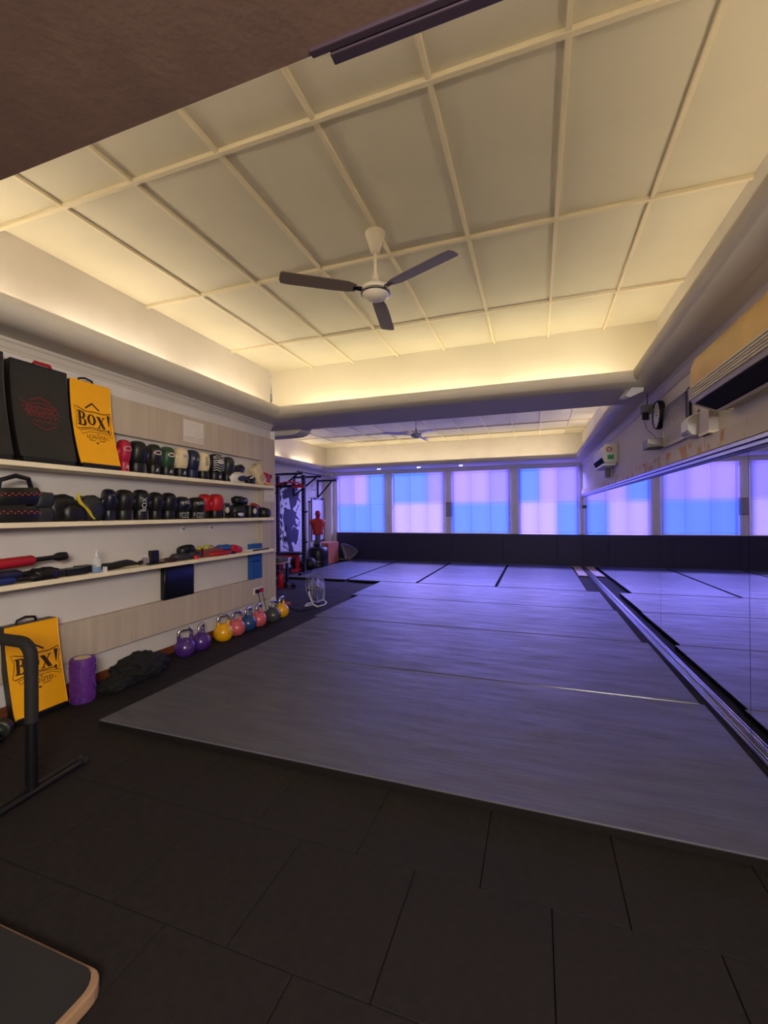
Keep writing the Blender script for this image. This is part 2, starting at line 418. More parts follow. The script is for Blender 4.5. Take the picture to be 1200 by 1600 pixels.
for i, (a, b) in enumerate(WX):
    fr = MB().box(a, b, 12.12, 12.16, Z0, Z0+.05).box(a, b, 12.12, 12.16, Z1-.05, Z1).box(a, a+.05, 12.12, 12.16, Z0, Z1).box(b-.05, b, 12.12, 12.16, Z0, Z1)
    cw = (b-a)/3
    for k in (1, 2): fr.box(a+cw*k-.02, a+cw*k+.02, 12.12, 12.16, Z0, Z1)
    fr.box(a, b, 12.12, 12.16, 1.64, 1.68)
    fo = struct(fr.build('window_%d' % (i+1), M_grey))
    for k in range(3):
        for zz in ((Z0, 1.64), (1.68, Z1)):
            MB().box(a+cw*k+.02, a+cw*(k+1)-.02, 12.135, 12.145, zz[0]+.02, zz[1]-.02).build('pane', M_glass, fo)
    t = thing('roller_blind', ['leftmost of the four backlit blinds, blue below and lilac above, by the striking torso',
        'backlit roller blind second from the left, pale lilac below blue panes', 'backlit roller blind third from the left, blue band under three lilac panes',
        'rightmost directly seen backlit blind, blue upper left pane, beside the mirror wall'][i], 'blind', ((a+b)/2, 11.97, Z0), 0, group='backlit roller blinds')
    hw = (b-a)/2+.01; dz = -.02 if i != 3 else -.05
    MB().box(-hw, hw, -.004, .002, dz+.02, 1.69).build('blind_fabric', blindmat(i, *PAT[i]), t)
    MB().tube([(-hw, 0, 1.71), (hw, 0, 1.71)], .022, 12).build('roller_tube', M_white, t, smooth=True)
    MB().box(-hw, hw, -.012, .012, dz, dz+.022).build('bottom_rail', M_white, t, bevel=.003)
    MB().tube([(hw-.01, -.02, 1.7), (hw-.005, -.02, .3)], .003, 5).build('pull_cord', M_white, t)
# window pelmet
struct(MB().box(-5.85, 1.15, 11.9, 12.0, 2.575, 2.64).build('trim_2', M_wall, bevel=.006))

# ---- ceiling: two trays with lit coves, battened panels
ce = struct(MB().box(-6.4, 1.7, -3, 12.3, 3.42, 3.5).build('ceiling', M_ceil))
pan_cache = {}
def panel(x0, x1, y0, y1):
    k = (round(x1-x0, 3), round(y1-y0, 3))
    if k not in pan_cache:
        me = MB().box(-k[0]/2+.002, k[0]/2-.002, -k[1]/2+.002, k[1]/2-.002, 3.4, 3.42).mesh('ceiling_panel', bevel=.002); me.materials.append(M_ceil); pan_cache[k] = me
    link('ceiling_panel', pan_cache[k], ce, ((x0+x1)/2, (y0+y1)/2, 0))
XC1 = [-3.5, -2.86, -2.262, -1.638, -1.045, -.45, .143, .708, 1.3]
YC1 = [.05, .74, 1.95, 3.165, 4.385, 5.25]
XC2 = [-6.1, -5.3, -4.7, -4.1, -3.5, -2.9, -2.3, -1.7, -1.1, -.5, .1, .7, 1.3]
YC2 = [5.45, 6.65, 7.85, 9.05, 10.25, 11.2, 12.0]
for XC, YC in ((XC1, YC1), (XC2, YC2)):
    for a, b in zip(XC[:-1], XC[1:]):
        for c, d in zip(YC[:-1], YC[1:]): panel(a, b, c, d)
    for x in XC[1:-1]: MB().box(x-.013, x+.013, YC[0], YC[-1], 3.377, 3.4).build('batten', M_batt, ce, bevel=.004)
    for y in YC[1:-1]: MB().box(XC[0], XC[-1], y-.014, y+.014, 3.374, 3.4).build('batten', M_batt, ce, bevel=.004)
SZ = 2.64
def ring(x0, x1, y0, y1, name, near=True):
    prof = [(.03, 2.70), (.03, 2.78), (0, 2.78), (0, 2.755)]
    for k in range(9):
        a = k/8*PI/2; prof.append((.15-.15*math.cos(a), 2.755-.115*math.sin(a)))
    prof += [(.17, SZ), (.17, 2.70)]
    n = len(prof); mb = MB()
    for (cx, cy, sx, sy) in ((x0, y0, -1, -1 if near else 0), (x1, y0, 1, -1 if near else 0), (x1, y1, 1, 1), (x0, y1, -1, 1)):
        mb.v += [Vector((cx+sx*d, cy+sy*d, z)) for d, z in prof]
    for i in range(0 if near else 1, 4):
        j = (i+1) % 4
        for k in range(n): mb.f.append([i*n+k, i*n+(k+1) % n, j*n+(k+1) % n, j*n+k])
    return struct(mb.build(name, M_lip, smooth=True, sharp=50))
A = (-3.10, .905, 1.045, 4.81); B = (-5.80, .905, 5.80, 11.2)
ring(*A, 'trim_3', False); ring(*B, 'trim_4')
d = .168
mb = MB().box(-3.5, A[0]-d, 1.045, 5.2, SZ, 2.70)
mb.box(A[1]+d, 1.32, 1.045, 12, SZ, 2.70)
mb.box(A[0]-d, A[1]+d, A[3]+d, B[2]-d, SZ, 2.70)
mb.box(B[0]-d, A[0]-d, 5.2, B[2]-d, SZ, 2.70)
mb.box(-6.1, B[0]-d, 5.2, 12, SZ, 2.70)
mb.box(B[0]-d, B[1]+d, B[3]+d, 12, SZ, 2.70)
struct(mb.build('ceiling_soffit', M_lip))
struct(MB().box(-3.5, 1.32, -2.6, 1.044, SZ, 2.70).build('ceiling_entrance', M_soffit_shade))
struct(MB().box(-3.5, 1.32, 5.25, 5.45, 2.7, 3.42).build('ceiling_beam', M_ceil))
struct(MB().box(-3.5, 1.32, -.05, .05, 2.7, 3.42).build('ceiling_upstand', M_ceil))
# low bulkhead end behind the corner of the equipment wall
pr = [(-3.9, 2.57), (-3.45, 2.57)]+[(-3.45+.2*math.sin(a*PI/16), 2.67-.1*math.cos(a*PI/16)) for a in range(1, 9)]+[(-3.25, 2.69), (-3.9, 2.69)]
struct(MB().prism(pr, 'y', 5.62, 5.9).build('trim_5', M_lip))
# cornices
def cornice(name, pts, side, prof=((0, 2.64), (.05, 2.64), (.05, 2.622), (.035, 2.61), (.02, 2.58), (.008, 2.565), (.008, 2.552), (0, 2.552))):
    mb = MB(); n = len(prof)
    for p in pts: mb.v += [Vector((p[0]+side[0]*q[0], p[1]+side[1]*q[0], q[1])) for q in prof]
    for k in range(n): mb.f.append([k, (k+1) % n, n+(k+1) % n, n+k])
    mb.f += [list(range(n)), list(range(n, 2*n))]
    struct(mb.build(name, M_lip))
cornice('trim_6', [(-3.5, -2.6), (-3.5, 5.2)], (1, 0))
cornice('trim_7', [(XR(-2.6), -2.6), (XR(12), 12)], (-1, 0))
cornice('trim_8', [(-6.1, 5.2), (-6.1, 12)], (1, 0))
# cove strip lights (real tubes in the troughs)
M_tube = emis('warm_strip_light', (255, 238, 210), TUBE_WARM)
M_tube4 = emis('warm_strip_light_back', (255, 243, 212), TUBE_WARM*.8)
M_tube3 = emis('warm_strip_light_soft', (255, 236, 206), TUBE_WARM*.55)
M_tube2 = emis('warm_strip_light_far', (255, 238, 208), TUBE_WARM*1.0)
def tube(p, q, lab, m=M_tube):
    c = [(a+b)/2 for a, b in zip(p, q)]
    t = thing('strip_light', lab, 'light', (c[0], c[1], 2.70), group='strip lights hidden in the ceiling cove')
    P = [p[0]-c[0], p[1]-c[1], .055]; Q = [q[0]-c[0], q[1]-c[1], .055]
    MB().tube([P, Q], .014, 8).build('lamp_tube', m, t, smooth=True)
    L = Vector(Q)-Vector(P); s = .02 if abs(L.x) > abs(L.y) else 0; s2 = .02-s
    MB().box(min(P[0], Q[0])-s2, max(P[0], Q[0])+s2, min(P[1], Q[1])-s, max(P[1], Q[1])+s, .002, .036).build('batten_body', M_white, t)
LBL = 'slim warm strip light lying in the ceiling cove'
for y in (.9, 2.3, 3.7): tube((-3.33, y), (-3.33, y+1.15), 'slim warm strip light in the left cove of the near tray')
for x in (-3.0, -1.7, -.4): tube((x, 5.08), (x+1.15, 5.08), 'slim warm strip light behind the cross beam lip of the near tray', M_tube4)
for y in (.3, 1.6, 2.9, 4.1): tube((1.14, y), (1.14, y+1.0), 'slim soft strip light in the right cove of the near tray', M_tube3)
for x in (-3.0, -1.75, -.5): tube((x, .55), (x+1.15, .55), 'slim warm strip light above the shaded entrance soffit')
for x in (-5.5, -4.2, -2.9, -1.6, -.35): tube((x, 11.48), (x+1.15, 11.48), 'slim warm strip light in the window-side cove of the far tray', M_tube2)
for x in (-4.5, -2.0, -.3): tube((x, 5.56), (x+1.15, 5.56), 'slim warm strip light on the beam side of the far tray', M_tube2)
for y in (6.3, 8.3, 10.0): tube((-5.99, y), (-5.99, y+1.15), 'slim warm strip light in the left cove of the far tray', M_tube2)
for y in (6.2, 8.0, 9.7): tube((1.09, y), (1.09, y+1.0), 'slim warm strip light in the right cove of the far tray', M_tube2)

# downlights in the far soffit
M_dl = emis('downlight_lens', (255, 246, 236), 9)
for k, (u, v) in enumerate([(591.7, 732.5), (654, 730), (720, 727)]):
    p = fZ(u, v, SZ)
    t = thing('downlight', ['small round downlight in far soffit, nearest the pull-up brackets', 'small round downlight in far soffit, middle one of three', 'small round downlight in far soffit, rightmost of three'][k], 'light', (p[0], min(p[1], 11.6), SZ), group='downlights over the windows')
    MB().lathe([(.05, -.006), (.062, -.004), (.064, 0), (.05, 0)], 20).build('rim', M_white, t, smooth=True)
    MB().lathe([(.001, -.007), (.048, -.0065), (.048, -.001)], 20).build('lens', M_dl, t)

# curtain track on near soffit edge
t = thing('curtain_track', 'dark double curtain track fixed under the near shaded soffit edge', 'curtain track', (-.56, 1.045, SZ))
MB().box(0, 1.8, -.022, -.002, -.012, 0).build('track', mat('dark_mauve_metal', (66, 52, 62), .5), t, bevel=.003)
MB().box(.05, 1.8, 0.0, .03, -.016, .0).build('track', MATS['dark_mauve_metal'], t, bevel=.003)

# ---- left wall joinery
LX = -3.43
def lam(name, y0, y1, z0, z1): MB().box(-3.499, LX, y0, y1, z0, z1).build(name, M_lam, wl, bevel=.002)
lam('laminate_panel', -2.4, 4.898, 2.11, 2.43)
lam('laminate_panel', -2.4, 4.898, .26, .56)
lam('laminate_panel', 4.9, 5.2, .26, 2.43)
struct(MB().box(-3.52, -3.432, 5.2, 5.206, .1, 2.55).build('trim_9', M_white))
struct(MB().box(-3.5, -3.482, -2.6, 5.2, 0, .075).build('baseboard_left', M_skirt, bevel=.003))
SH = [1.765, 1.355, .95]
shelves = []
for z, lab in zip(SH, ['long cream wall shelf holding kick pads and the coloured boxing gloves, topmost', 'long cream wall shelf of black gloves and mitts, middle of three', 'long cream wall shelf with straps, bottle and batons, lowest']):
    shelves.append(tag(MB().box(-3.498, -3.22, -.6, 4.86, z-.035, z).build('wall_shelf', M_shelf, bevel=.003), lab, 'shelf', 'wall shelves'))

# ---- mirror wall
M_mirror = mat('mirror_silver', (226, 226, 236), .0, metal=1)
RWM = Matrix.Translation((XR(0), 0, 0)) @ Matrix.Rotation(math.atan(.0145), 4, 'Z')   # local y runs along the wall, -x into the room
mir = thing('mirror_wall', 'wall-length mirror of tall panels beside the grey mats', 'mirror', RWM.translation, ANG)
ys = [12.0, 7.6, 5.13, 3.23, 1.35, -.5]
MB().box(-.006, -.001, -.5, 12.0, .03, 1.77).build('mirror_backing', M_blackp, mir)
for a, b in zip(ys[1:], ys[:-1]): MB().box(-.012, -.006, a+.003, b-.003, .03, 1.76).build('mirror_panel', M_mirror, mir)
tr = thing('mirror_top_track', 'grooved dark and silver metal track above the mirror panels', 'track', RWM.translation, ANG)
for k, (o, z, h_, mm) in enumerate([(.03, 1.76, .012, M_blackm), (.045, 1.773, .02, M_alu), (.035, 1.794, .008, M_blackm), (.055, 1.803, .022, M_alu), (.03, 1.826, .01, M_blackm)]):
    MB().box(-o, -.001, -.5, 12.0, z, z+h_).build('rail', mm, tr)
tr = thing('mirror_floor_track', 'silver aluminium sliding track on the floor along the mirror foot', 'track', RWM.translation, ANG)
MB().box(-.066, -.013, -.5, 11.98, .0, .01).build('track_base', M_blackm, tr)
for o in (.020, .036, .056): MB().box(-o-.0035, -o+.0035, -.5, 11.98, .01, .02).build('rail', M_alu, tr)
# painted ledge above the mirror with peeling patches
def peel():
    M = bpy.data.materials.new('peeling_ledge_paint'); M.use_nodes = True; nt = M.node_tree; b = nt.nodes['Principled BSDF']
    tc = nt.nodes.new('ShaderNodeTexCoord'); n = nt.nodes.new('ShaderNodeTexNoise'); n.inputs['Scale'].default_value = 6; n.inputs['Detail'].default_value = 6
    r = nt.nodes.new('ShaderNodeValToRGB'); e = r.color_ramp.elements; e[0].position = .54; e[1].position = .6
    e[0].color = rgb(216, 205, 186); e[1].color = rgb(206, 158, 96)
    nt.links.new(tc.outputs['Object'], n.inputs['Vector']); nt.links.new(n.outputs[0], r.inputs[0]); nt.links.new(r.outputs[0], b.inputs['Base Color']); b.inputs['Roughness'].default_value = .7
    return M
MP = peel()
lg = thing('wall_ledge', 'peeling cream boxed ledge running above the mirror', 'ledge', RWM.translation, ANG)
MB().box(-.03, -.001, 4.62, 11.98, 1.838, 1.95).build('ledge_board', MP, lg, bevel=.004)
MB().box(-.034, -.001, 3.85, 4.615, 1.838, 1.95).build('ledge_board', MP, lg, bevel=.004)
MB().box(-.036, -.001, -.5, 3.845, 1.838, 1.955).build('ledge_board', MP, lg, bevel=.004)
# small dark clip on the mirror near the far corner
t = thing('mirror_clip', 'small dark camera-like bracket on far end of the mirror', 'bracket', RWM @ Vector((-.012, 11.55, 1.52)), ANG)
MB().box(-.05, 0, -.04, .04, -.035, .035).build('body', M_blackp, t, bevel=.01)
MB().box(-.03, 0, -.1, .1, -.012, .012).build('arm', M_blackp, t, bevel=.005)

# ---- mats
def mat_thing(x0, x1, y0, y1, lab, m, h=.042, cat='mat', grp='grey training mats', jog=0):
    t = thing('training_mat', lab, cat, ((x0+x1)/2, (y0+y1)/2, 0), group=grp)
    a, b = (x1-x0)/2, (y1-y0)/2
    MB().box(-a+.002, a-.002, -b+.002, b-.002, .001, h-.006).build('foam_core', M_matside, t)
    MB().box(-a, a, -b, b, h-.008, h).build('vinyl_top', m, t, bevel=.004)
    for q in (-1, 1): MB().tube([(-a+.01, q*(b-.004), h-.001), (a-.01, q*(b-.004), h-.001)], .0035, 8).build('glint_bead', M_glint, t, smooth=True)  # thin glossy bead added along the edges to catch a seam glint
    return t
mat_thing(-2.75, 1.10, 2.09, 3.607, 'grey ribbed mat nearest the camera on black rubber floor', M_mat)
mat_thing(-2.74, 1.075, 3.611, 5.120, 'grey mat second from the camera, level with the kettlebells', M_mat)
mat_thing(-2.80, 1.02, 5.124, 6.658, 'grey mat third from the camera, level with the floor fan', M_mat)
mat_thing(-2.93, 1.0, 6.662, 8.13, 'grey mat fourth from the camera, touching the far row', M_mat)
FX = [-5.15, -3.69, -2.2, -.70, .84]
for k, (a, b) in enumerate(zip(FX[:-1], FX[1:])):
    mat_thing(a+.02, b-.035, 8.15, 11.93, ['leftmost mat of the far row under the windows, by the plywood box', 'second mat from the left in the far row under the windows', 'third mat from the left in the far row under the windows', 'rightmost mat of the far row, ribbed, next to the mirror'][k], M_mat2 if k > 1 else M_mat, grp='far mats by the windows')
# cream plank tiles in the gap by the mirror
MC = mat('pale_floor_tile', (214, 194, 170), .5)
t = thing('floor_strip', 'short strip of cream floor tiles at far foot of the mirror', 'floor tiles', (.95, 11.1, 0))
for k in range(5): MB().box(-.09, .09, -.79+k*.316, -.48+k*.316, .001, .014).build('floor_tile', MC, t, bevel=.002)

# ================================================================== SHELF GEAR
# ---- boxing gloves, standing on their cuffs; +x faces the room
def glove(u0, u1, vt, shelf, body, cuff, lab, grp, x=-3.335, oval=None, print_=None, band=False, rz=-.32, stripe=None, lean=0, depth=None):
    zs = SH[shelf]; uc = (u0+u1)/2
    y0, y1 = fX(u0, 750, x)[1], fX(u1, 750, x)[1]; yc = (y0+y1)/2; wd = min(.165, (y1-y0)*.77)
    h = fX(uc, vt, x)[2]-zs; h = max(.17, min(.3, h)); D = (depth or .15)
    t = thing('boxing_glove', lab, 'boxing glove', (x, yc, zs), rz, group=grp)
    a, b = wd/2, D/2; q = h
    MB().loft([(0, 0, 0, b*.72, a*.82), (0, 0, .004, b*.76, a*.86), (0, 0, q*.26, b*.74, a*.84), (0, 0, q*.33, b*.7, a*.8)], 20).build('cuff', cuff, t, smooth=True)
    MB().loft([(0, 0, q*.31, b*.7, a*.8), (.0, 0, q*.36, b*.84, a*.93), (.004, 0, q*.5, b*.98, a), (.008, 0, q*.68, b*1.08, a*1.02), (.01, 0, q*.82, b*1.02, a*.96), (.006, 0, q*.92, b*.84, a*.84), (0, 0, q*.975, b*.58, a*.62), (-.003, 0, q, b*.2, a*.25)], 24).build('body', body, t, smooth=True, sharp=70)
    MB().loft([(b*.2, -a*.86, q*.36, .02, .018), (b*.3, -a*.98, q*.46, .028, .024), (b*.42, -a*.98, q*.6, .03, .026), (b*.5, -a*.88, q*.7, .022, .02), (b*.5, -a*.84, q*.73, .006, .006)], 14).build('thumb', body, t, smooth=True, sharp=70)
    def face(s_, z_):      # a point on the front of the glove
        k = min(1, abs(s_)/(a*1.02)); fx = (b*1.08)*(1-k**2.4)**(1/2.4)+.011
        if z_ > q*.8: fx *= 1-.5*((z_-q*.8)/(q*.2))**2
        if z_ < q*.34: fx = b*.76*(1-min(1, abs(s_)/(a*.88))**2.4)**(1/2.4)+.002
        elif z_ < q*.5: fx *= .93
        return (fx+.002, s_, z_)
    if oval:
        el = [(math.cos(k*PI/9)*.036, math.sin(k*PI/9)*.021+q*.7) for k in range(18)]
        e2 = [(math.cos(k*PI/9)*.031, math.sin(k*PI/9)*.016+q*.7) for k in range(18)]
        decal('emblem', [shape_mesh([el])], lambda X_, Y_: face(X_+a*.12, Y_), oval[0], t, label='white oval emblem')
        sq = [(-.024+.006*k, q*.7+(.006 if k % 2 else -.004)) for k in range(9)]
        decal('emblem_script', [stroke(sq, .004), stroke([(-.02, q*.7-.009), (.022, q*.7-.007)], .002)], lambda X_, Y_: (face(X_+a*.12, Y_)[0]+.0015,)+face(X_+a*.12, Y_)[1:], oval[1], t)
        sq = [(-.012, q*.1), (.0, q*.22), (.012, q*.1), (-.005, q*.14), (.016, q*.2)]
        decal('cuff_mark', [stroke(sq, .006)], lambda X_, Y_: (face(X_+a*.2, Y_)[0]+.002,)+face(X_+a*.2, Y_)[1:], M_offw, t)
    if print_:
        txt, sz, zc, mm, rt = print_
        decal('print', [xf(text_mesh(txt, sz), 1, 1, 0, zc*q, rt)], lambda X_, Y_: (face(X_, Y_)[0]+.002,)+face(X_, Y_)[1:], mm, t, label='white lettering')
    if stripe:
        rnd = random.Random(5); st = []
        for k in range(7):
            z_ = q*(.36+.085*k); st.append(stroke([(-a*.8, z_+rnd.uniform(-.008, .008)), (-a*.3, z_+.014), (a*.1, z_-.004), (a*.8, z_+.018)], .007))
        decal('stripes', st, lambda X_, Y_: (face(X_, Y_)[0]+.002,)+face(X_, Y_)[1:], stripe, t, sub=1)
    if band:
        bx = [(-.036, q*.08), (.036, q*.08), (.036, q*.27), (-.036, q*.27)]
        decal('cuff_badge', [stroke(bx, .006, True), stroke([(-.012, q*.15), (0, q*.2), (.014, q*.16)], .005)], lambda X_, Y_: (face(X_*.9+a*.15, Y_)[0]+.002,)+face(X_*.9+a*.15, Y_)[1:], M_offw, t, label='white framed badge')
    return t
G1 = 'boxing gloves on the top shelf'; G2 = 'boxing gloves on the middle shelf'
RS = mat('red_embroidery', (140, 30, 36), .6)
glove(182, 203, 687, 0, M_crim, M_crim, 'crimson boxing glove with white oval emblem beside the yellow kick pad', G1, oval=(M_offw, RS))
glove(200, 228, 689, 0, M_black, M_black, 'plain black boxing glove between the crimson glove and the black one with emblem', G1)
glove(228, 250, 694, 0, mat('dark_brown_leather', (34, 28, 28), .42), M_black, 'black boxing glove with white oval emblem, left of the green glove', G1, oval=(M_offw, RS))
glove(249, 271, 698, 0, M_green, M_black, 'dark green boxing glove with oval emblem on the top shelf', G1, oval=(M_offw, RS))
glove(271, 292, 700, 0, M_cream, M_black, 'cream boxing glove with red outlined oval emblem', G1, oval=(M_offw, RS))
glove(290, 309, 703, 0, M_navy, M_navy, 'navy boxing glove with pale trident-like emblem on the top shelf', G1, print_=('\u2B25\u25B2', .05, .66, M_grey, 0))
glove(308, 325, 707, 0, M_cream, M_black, 'slim cream glove with black vertical lettering and glossy black cuff', G1, print_=('FISTS', .042, .66, M_ink, PI/2))
glove(324, 349, 707, 0, M_black, M_black, 'black boxing glove covered in white wavy stripes', G1, stripe=M_offw, oval=(M_offw, RS))
glove(347, 363, 714, 0, mat('charcoal_leather', (36, 38, 42), .45), M_black, 'plain charcoal glove at right end of the upright gloves on the top shelf', G1)
BL2 = mat('black_blue_leather', (20, 20, 38), .35)
glove(157, 180, 764, 1, BL2, BL2, 'glossy blue-black glove right of the yellow strap', G2)
glove(178, 207, 765, 1, M_black, M_black, 'wide plain black glove, left of the one with vertical white lettering', G2)
glove(206, 231, 765, 1, M_black, M_black, 'black glove with vertical white lettering on the middle shelf', G2, print_=('BOX', .06, .5, M_offw, PI/2))
glove(231, 252, 769, 1, M_black, M_black, 'plain black glove just right of the glove with vertical white lettering', G2)
glove(251, 273, 770, 1, M_black, M_black, 'plain black glove left of the blue-black glove with framed badge', G2)
glove(272, 294, 776, 1, BL2, M_black, 'blue-black glove with white wing print and framed badge', G2, print_=('TFG', .045, .7, M_offw, .2), band=True)
glove(294, 317, 777, 1, M_black, M_black, 'black glove with white wing print and framed badge beside the red gloves', G2, print_=('TFG', .045, .7, M_offw, .2), band=True)
glove(310, 327, 772, 1, M_red, M_black, 'left of the two red gloves with black cuffs, partly behind a black glove', G2, x=-3.40)
glove(327, 346, 772, 1, M_red, M_black, 'right of the two red gloves with black cuffs, fully in view', G2)

def onshelf(u, v, x, shelf): p = fX(u, v, x); return (x, p[1], SH[shelf])
def mitt(name, lab, loc, w_, l_, h_, m, rz=0, rx=0, ry=0, cat='focus mitt', grp='focus mitts and pads', disc=None, strap=None, stitch=None, dz=0):
    t = thing(name, lab, cat, (loc[0], loc[1], loc[2]+dz), rz, group=grp, rx=rx, ry=ry)
    secs = []
    for k in range(9):
        f = k/8; c = math.sin(f*PI)**.5 if 0 < f < 1 else .3
        secs.append((0, 0, h_*f, w_/2*(.82+.18*c), l_/2*(.82+.18*c)))
    MB().loft(secs, 24, p=2.8).build('pad', m, t, smooth=True, sharp=60)
    if disc: 
        MB().lathe([(.001, .004), (.032, .003), (.034, 0), (.03, -.002)], 18, M=T(w_/2*.985, disc[1], h_*.55, 0, PI/2)).build('disc', disc[0], t, smooth=True)
    if strap:
        MB().tube([(w_*.2, -l_*.3, h_*.8), (w_*.3, -l_*.28, h_+.05), (w_*.3, 0, h_+.08), (w_*.3, l_*.22, h_+.06), (w_*.2, l_*.3, h_*.85)], .016, 8).build('strap', strap, t, smooth=True)
    if stitch:
        mb = MB(); n = 16
        for k in range(n):
            y = -l_*.42+l_*.84*k/(n-1); zz = h_*.62+(.006 if k % 2 else -.006)
            x_ = w_/2*1.0*(1-min(1, abs(y)/(l_/2))**2.8)**(1/2.8)
            mb.box(x_-.003, x_+.004, y-.004, y+.006, zz-.003, zz+.003)
        mb.build('stitching', stitch, t)
    return t
# right end of the top shelf: heap
def pile(name, lab, cat, u, v, x, zb, size, m, seed, rot=(0, 0, 0), grp=None, amp=.16, extra=None, n=26, fold=0, sq=2.6):
    p = fX(u, v, x); t = thing(name, lab, cat, (x, p[1], zb), rot[2], group=grp, rx=rot[0], ry=rot[1])
    blobmesh(size, seed, amp, n=n, fold=fold, sq=sq).build('body', m, t, smooth=True, sharp=80)
    if extra: extra(t, size)
    return t
def patch(m, sx=.6, sz=.5, z=.5, y=0, name='panel', lab=None):
    def f(t, s):
        MB().loft([(0, 0, 0, s[2]*sz/2, s[1]*sx/2), (0, 0, .012, s[2]*sz/2*.9, s[1]*sx/2*.9)], 18, M=T(s[0]*.44, y*s[1], s[2]*z, 0, PI/2)).build(name, m, t, smooth=True, label=lab)
    return f
Z = SH[0]
pile('boxing_glove', 'black glove lying over the top shelf heap', 'boxing glove', 371, 722, -3.40, Z+.12, (.12, .25, .11), M_black, 3, (.35, 0, 0), G1)
pile('boxing_glove', 'white and black glove lying on its side at foot of the top shelf heap', 'boxing glove', 369, 745, -3.30, Z, (.13, .26, .135), M_offw, 4, (.12, 0, 0), G1, extra=lambda t, s: (patch(M_black, .62, .5, .36, .16, 'palm')(t, s)))
pile('boxing_glove', 'black glove with white trim lying right of the white and black glove', 'boxing glove', 392, 747, -3.29, Z, (.10, .15, .11), M_black, 9, (.35, 0, 0), G1, extra=patch(M_offw, .5, .18, .8, -.1, 'trim'))
t = thing('kick_pad', 'cream kick pad with faint print leaning in the top shelf heap', 'kick pad', tuple(fX(409, 755, -3.40)[:2])+(Z+.045,), 0, rx=.7)
MB().loft([(0, 0, 0, .045, .07), (0, 0, .02, .05, .078), (0, 0, .24, .05, .078), (0, 0, .26, .04, .065)], 20, p=5).build('pad', M_cream, t, smooth=True, sharp=60)
for k in range(3): MB().box(.051, .056, -.055, .055, .05+k*.03, .057+k*.03).build('print', M_grey, t)
t = thing('kick_pad', 'small red kick pad with black trim at right end of the top shelf', 'kick pad', tuple(fX(413, 755, -3.44)[:2])+(Z+.03,), 0, rx=-.15)
MB().loft([(0, 0, 0, .04, .075), (0, 0, .02, .045, .08), (0, 0, .13, .045, .088), (0, 0, .15, .04, .08)], 20, p=5).build('pad', M_red, t, smooth=True, sharp=60)
MB().box(-.02, .047, .068, .09, .10, .15).build('corner_trim', M_black, t, bevel=.004)
MB().box(-.03, .046, -.05, .08, .0, .03).build('base_trim', M_yellow, t, bevel=.004)

# middle shelf, right heap
Z = SH[1]
mitt('focus_mitt', 'black focus mitt with cream target disc next to the red gloves', onshelf(350.5, 800, -3.36, 1), .12, .13, .17, M_black, disc=(M_cream, -.02))
pile('head_guard', 'round black head guard at centre of the middle shelf heap', 'head guard', 371, 800, -3.385, Z, (.17, .25, .18), mat('olive_black_leather', (30, 31, 28), .45), 12, grp=None, amp=.08)
pile('boxing_glove', 'black boxing glove with white angular print under the head guard', 'boxing glove', 373, 806, -3.26, Z, (.06, .19, .085), M_black, 14, grp=G2, extra=patch(M_offw, .5, .5, .5, 0, 'print'))
pile('boxing_glove', 'black glove with tiny white mark lying on top of the middle shelf heap', 'boxing glove', 374, 773, -3.37, Z+.165, (.14, .23, .10), M_black, 15, (-.1, 0, 0), G2, extra=patch(M_offw, .14, .14, .5, .1, 'mark'))
mitt('focus_mitt', 'black and red focus mitt with cream disc right of the head guard', onshelf(393, 800, -3.32, 1), .13, .19, .15, M_black, disc=(M_cream, -.02))
pile('focus_mitt', 'curved dark red-black mitt leaning over the cream-disc mitt', 'focus mitt', 399, 790, -3.43, Z+.1, (.09, .2, .08), M_red, 16, (-.4, 0, 0), 'focus mitts and pads')
pile('head_guard', 'ribbed black pad at right end of the middle shelf', 'pad', 411, 800, -3.33, Z, (.18, .19, .14), M_black, 18, (-.12, 0, 0), None, amp=.05)

# middle shelf, left: kick pads with orange stitching, mitts
mitt('focus_mitt', 'black curved mitt with orange stitching and looped strap, upper of the left stack', (-3.33, fX(20, 780, -3.33)[1], Z), .17, .34, .115, M_black, dz=.118, strap=M_black, stitch=M_orange, rx=.06)
mitt('focus_mitt', 'black curved mitt with orange stitching, lower of the left stack', (-3.33, fX(18, 805, -3.33)[1], Z), .17, .36, .11, M_black, stitch=M_orange)
mitt('focus_mitt', 'dark grey rounded mitt, upper one beside the orange-stitched stack', (-3.33, fX(62, 780, -3.33)[1], Z), .15, .15, .105, mat('charcoal_leather', (36, 38, 42), .45), dz=.105, rx=-.05)
mitt('focus_mitt', 'dark grey rounded mitt, lower one beside the orange-stitched stack', (-3.33, fX(62, 805, -3.33)[1], Z), .15, .16, .1, MATS['charcoal_leather'])
pile('boxing_glove', 'scuffed black glove lying left of the yellow strap', 'boxing glove', 93, 790, -3.34, Z, (.15, .24, .22), M_black, 22, (0, 0, 0), G2, amp=.1)
pile('boxing_glove', 'black glove lying low under the yellow strap', 'boxing glove', 118, 800, -3.27, Z, (.09, .17, .15), M_black, 23, (.2, 0, 0), G2, amp=.1)
pile('boxing_glove', 'crumpled black glove right behind the yellow strap', 'boxing glove', 140, 790, -3.36, Z, (.14, .21, .22), mat('charcoal_leather', (36, 38, 42), .45), 24, (0, 0, 0), G2, amp=.14)
pts = [tuple(fX(u, v, -3.225)) for u, v in ((124, 770), (122, 778), (126, 786), (133, 792), (139, 799), (143, 806), (148, 811))]
o = tag(MB().tube(pts, [.006, .014, .013, .009, .012, .009, .005], 8).build('hand_strap', mat('yellow_strap', (200, 176, 40), .6), smooth=True), 'yellow and white strap hanging across the black gloves on the middle shelf', 'strap')

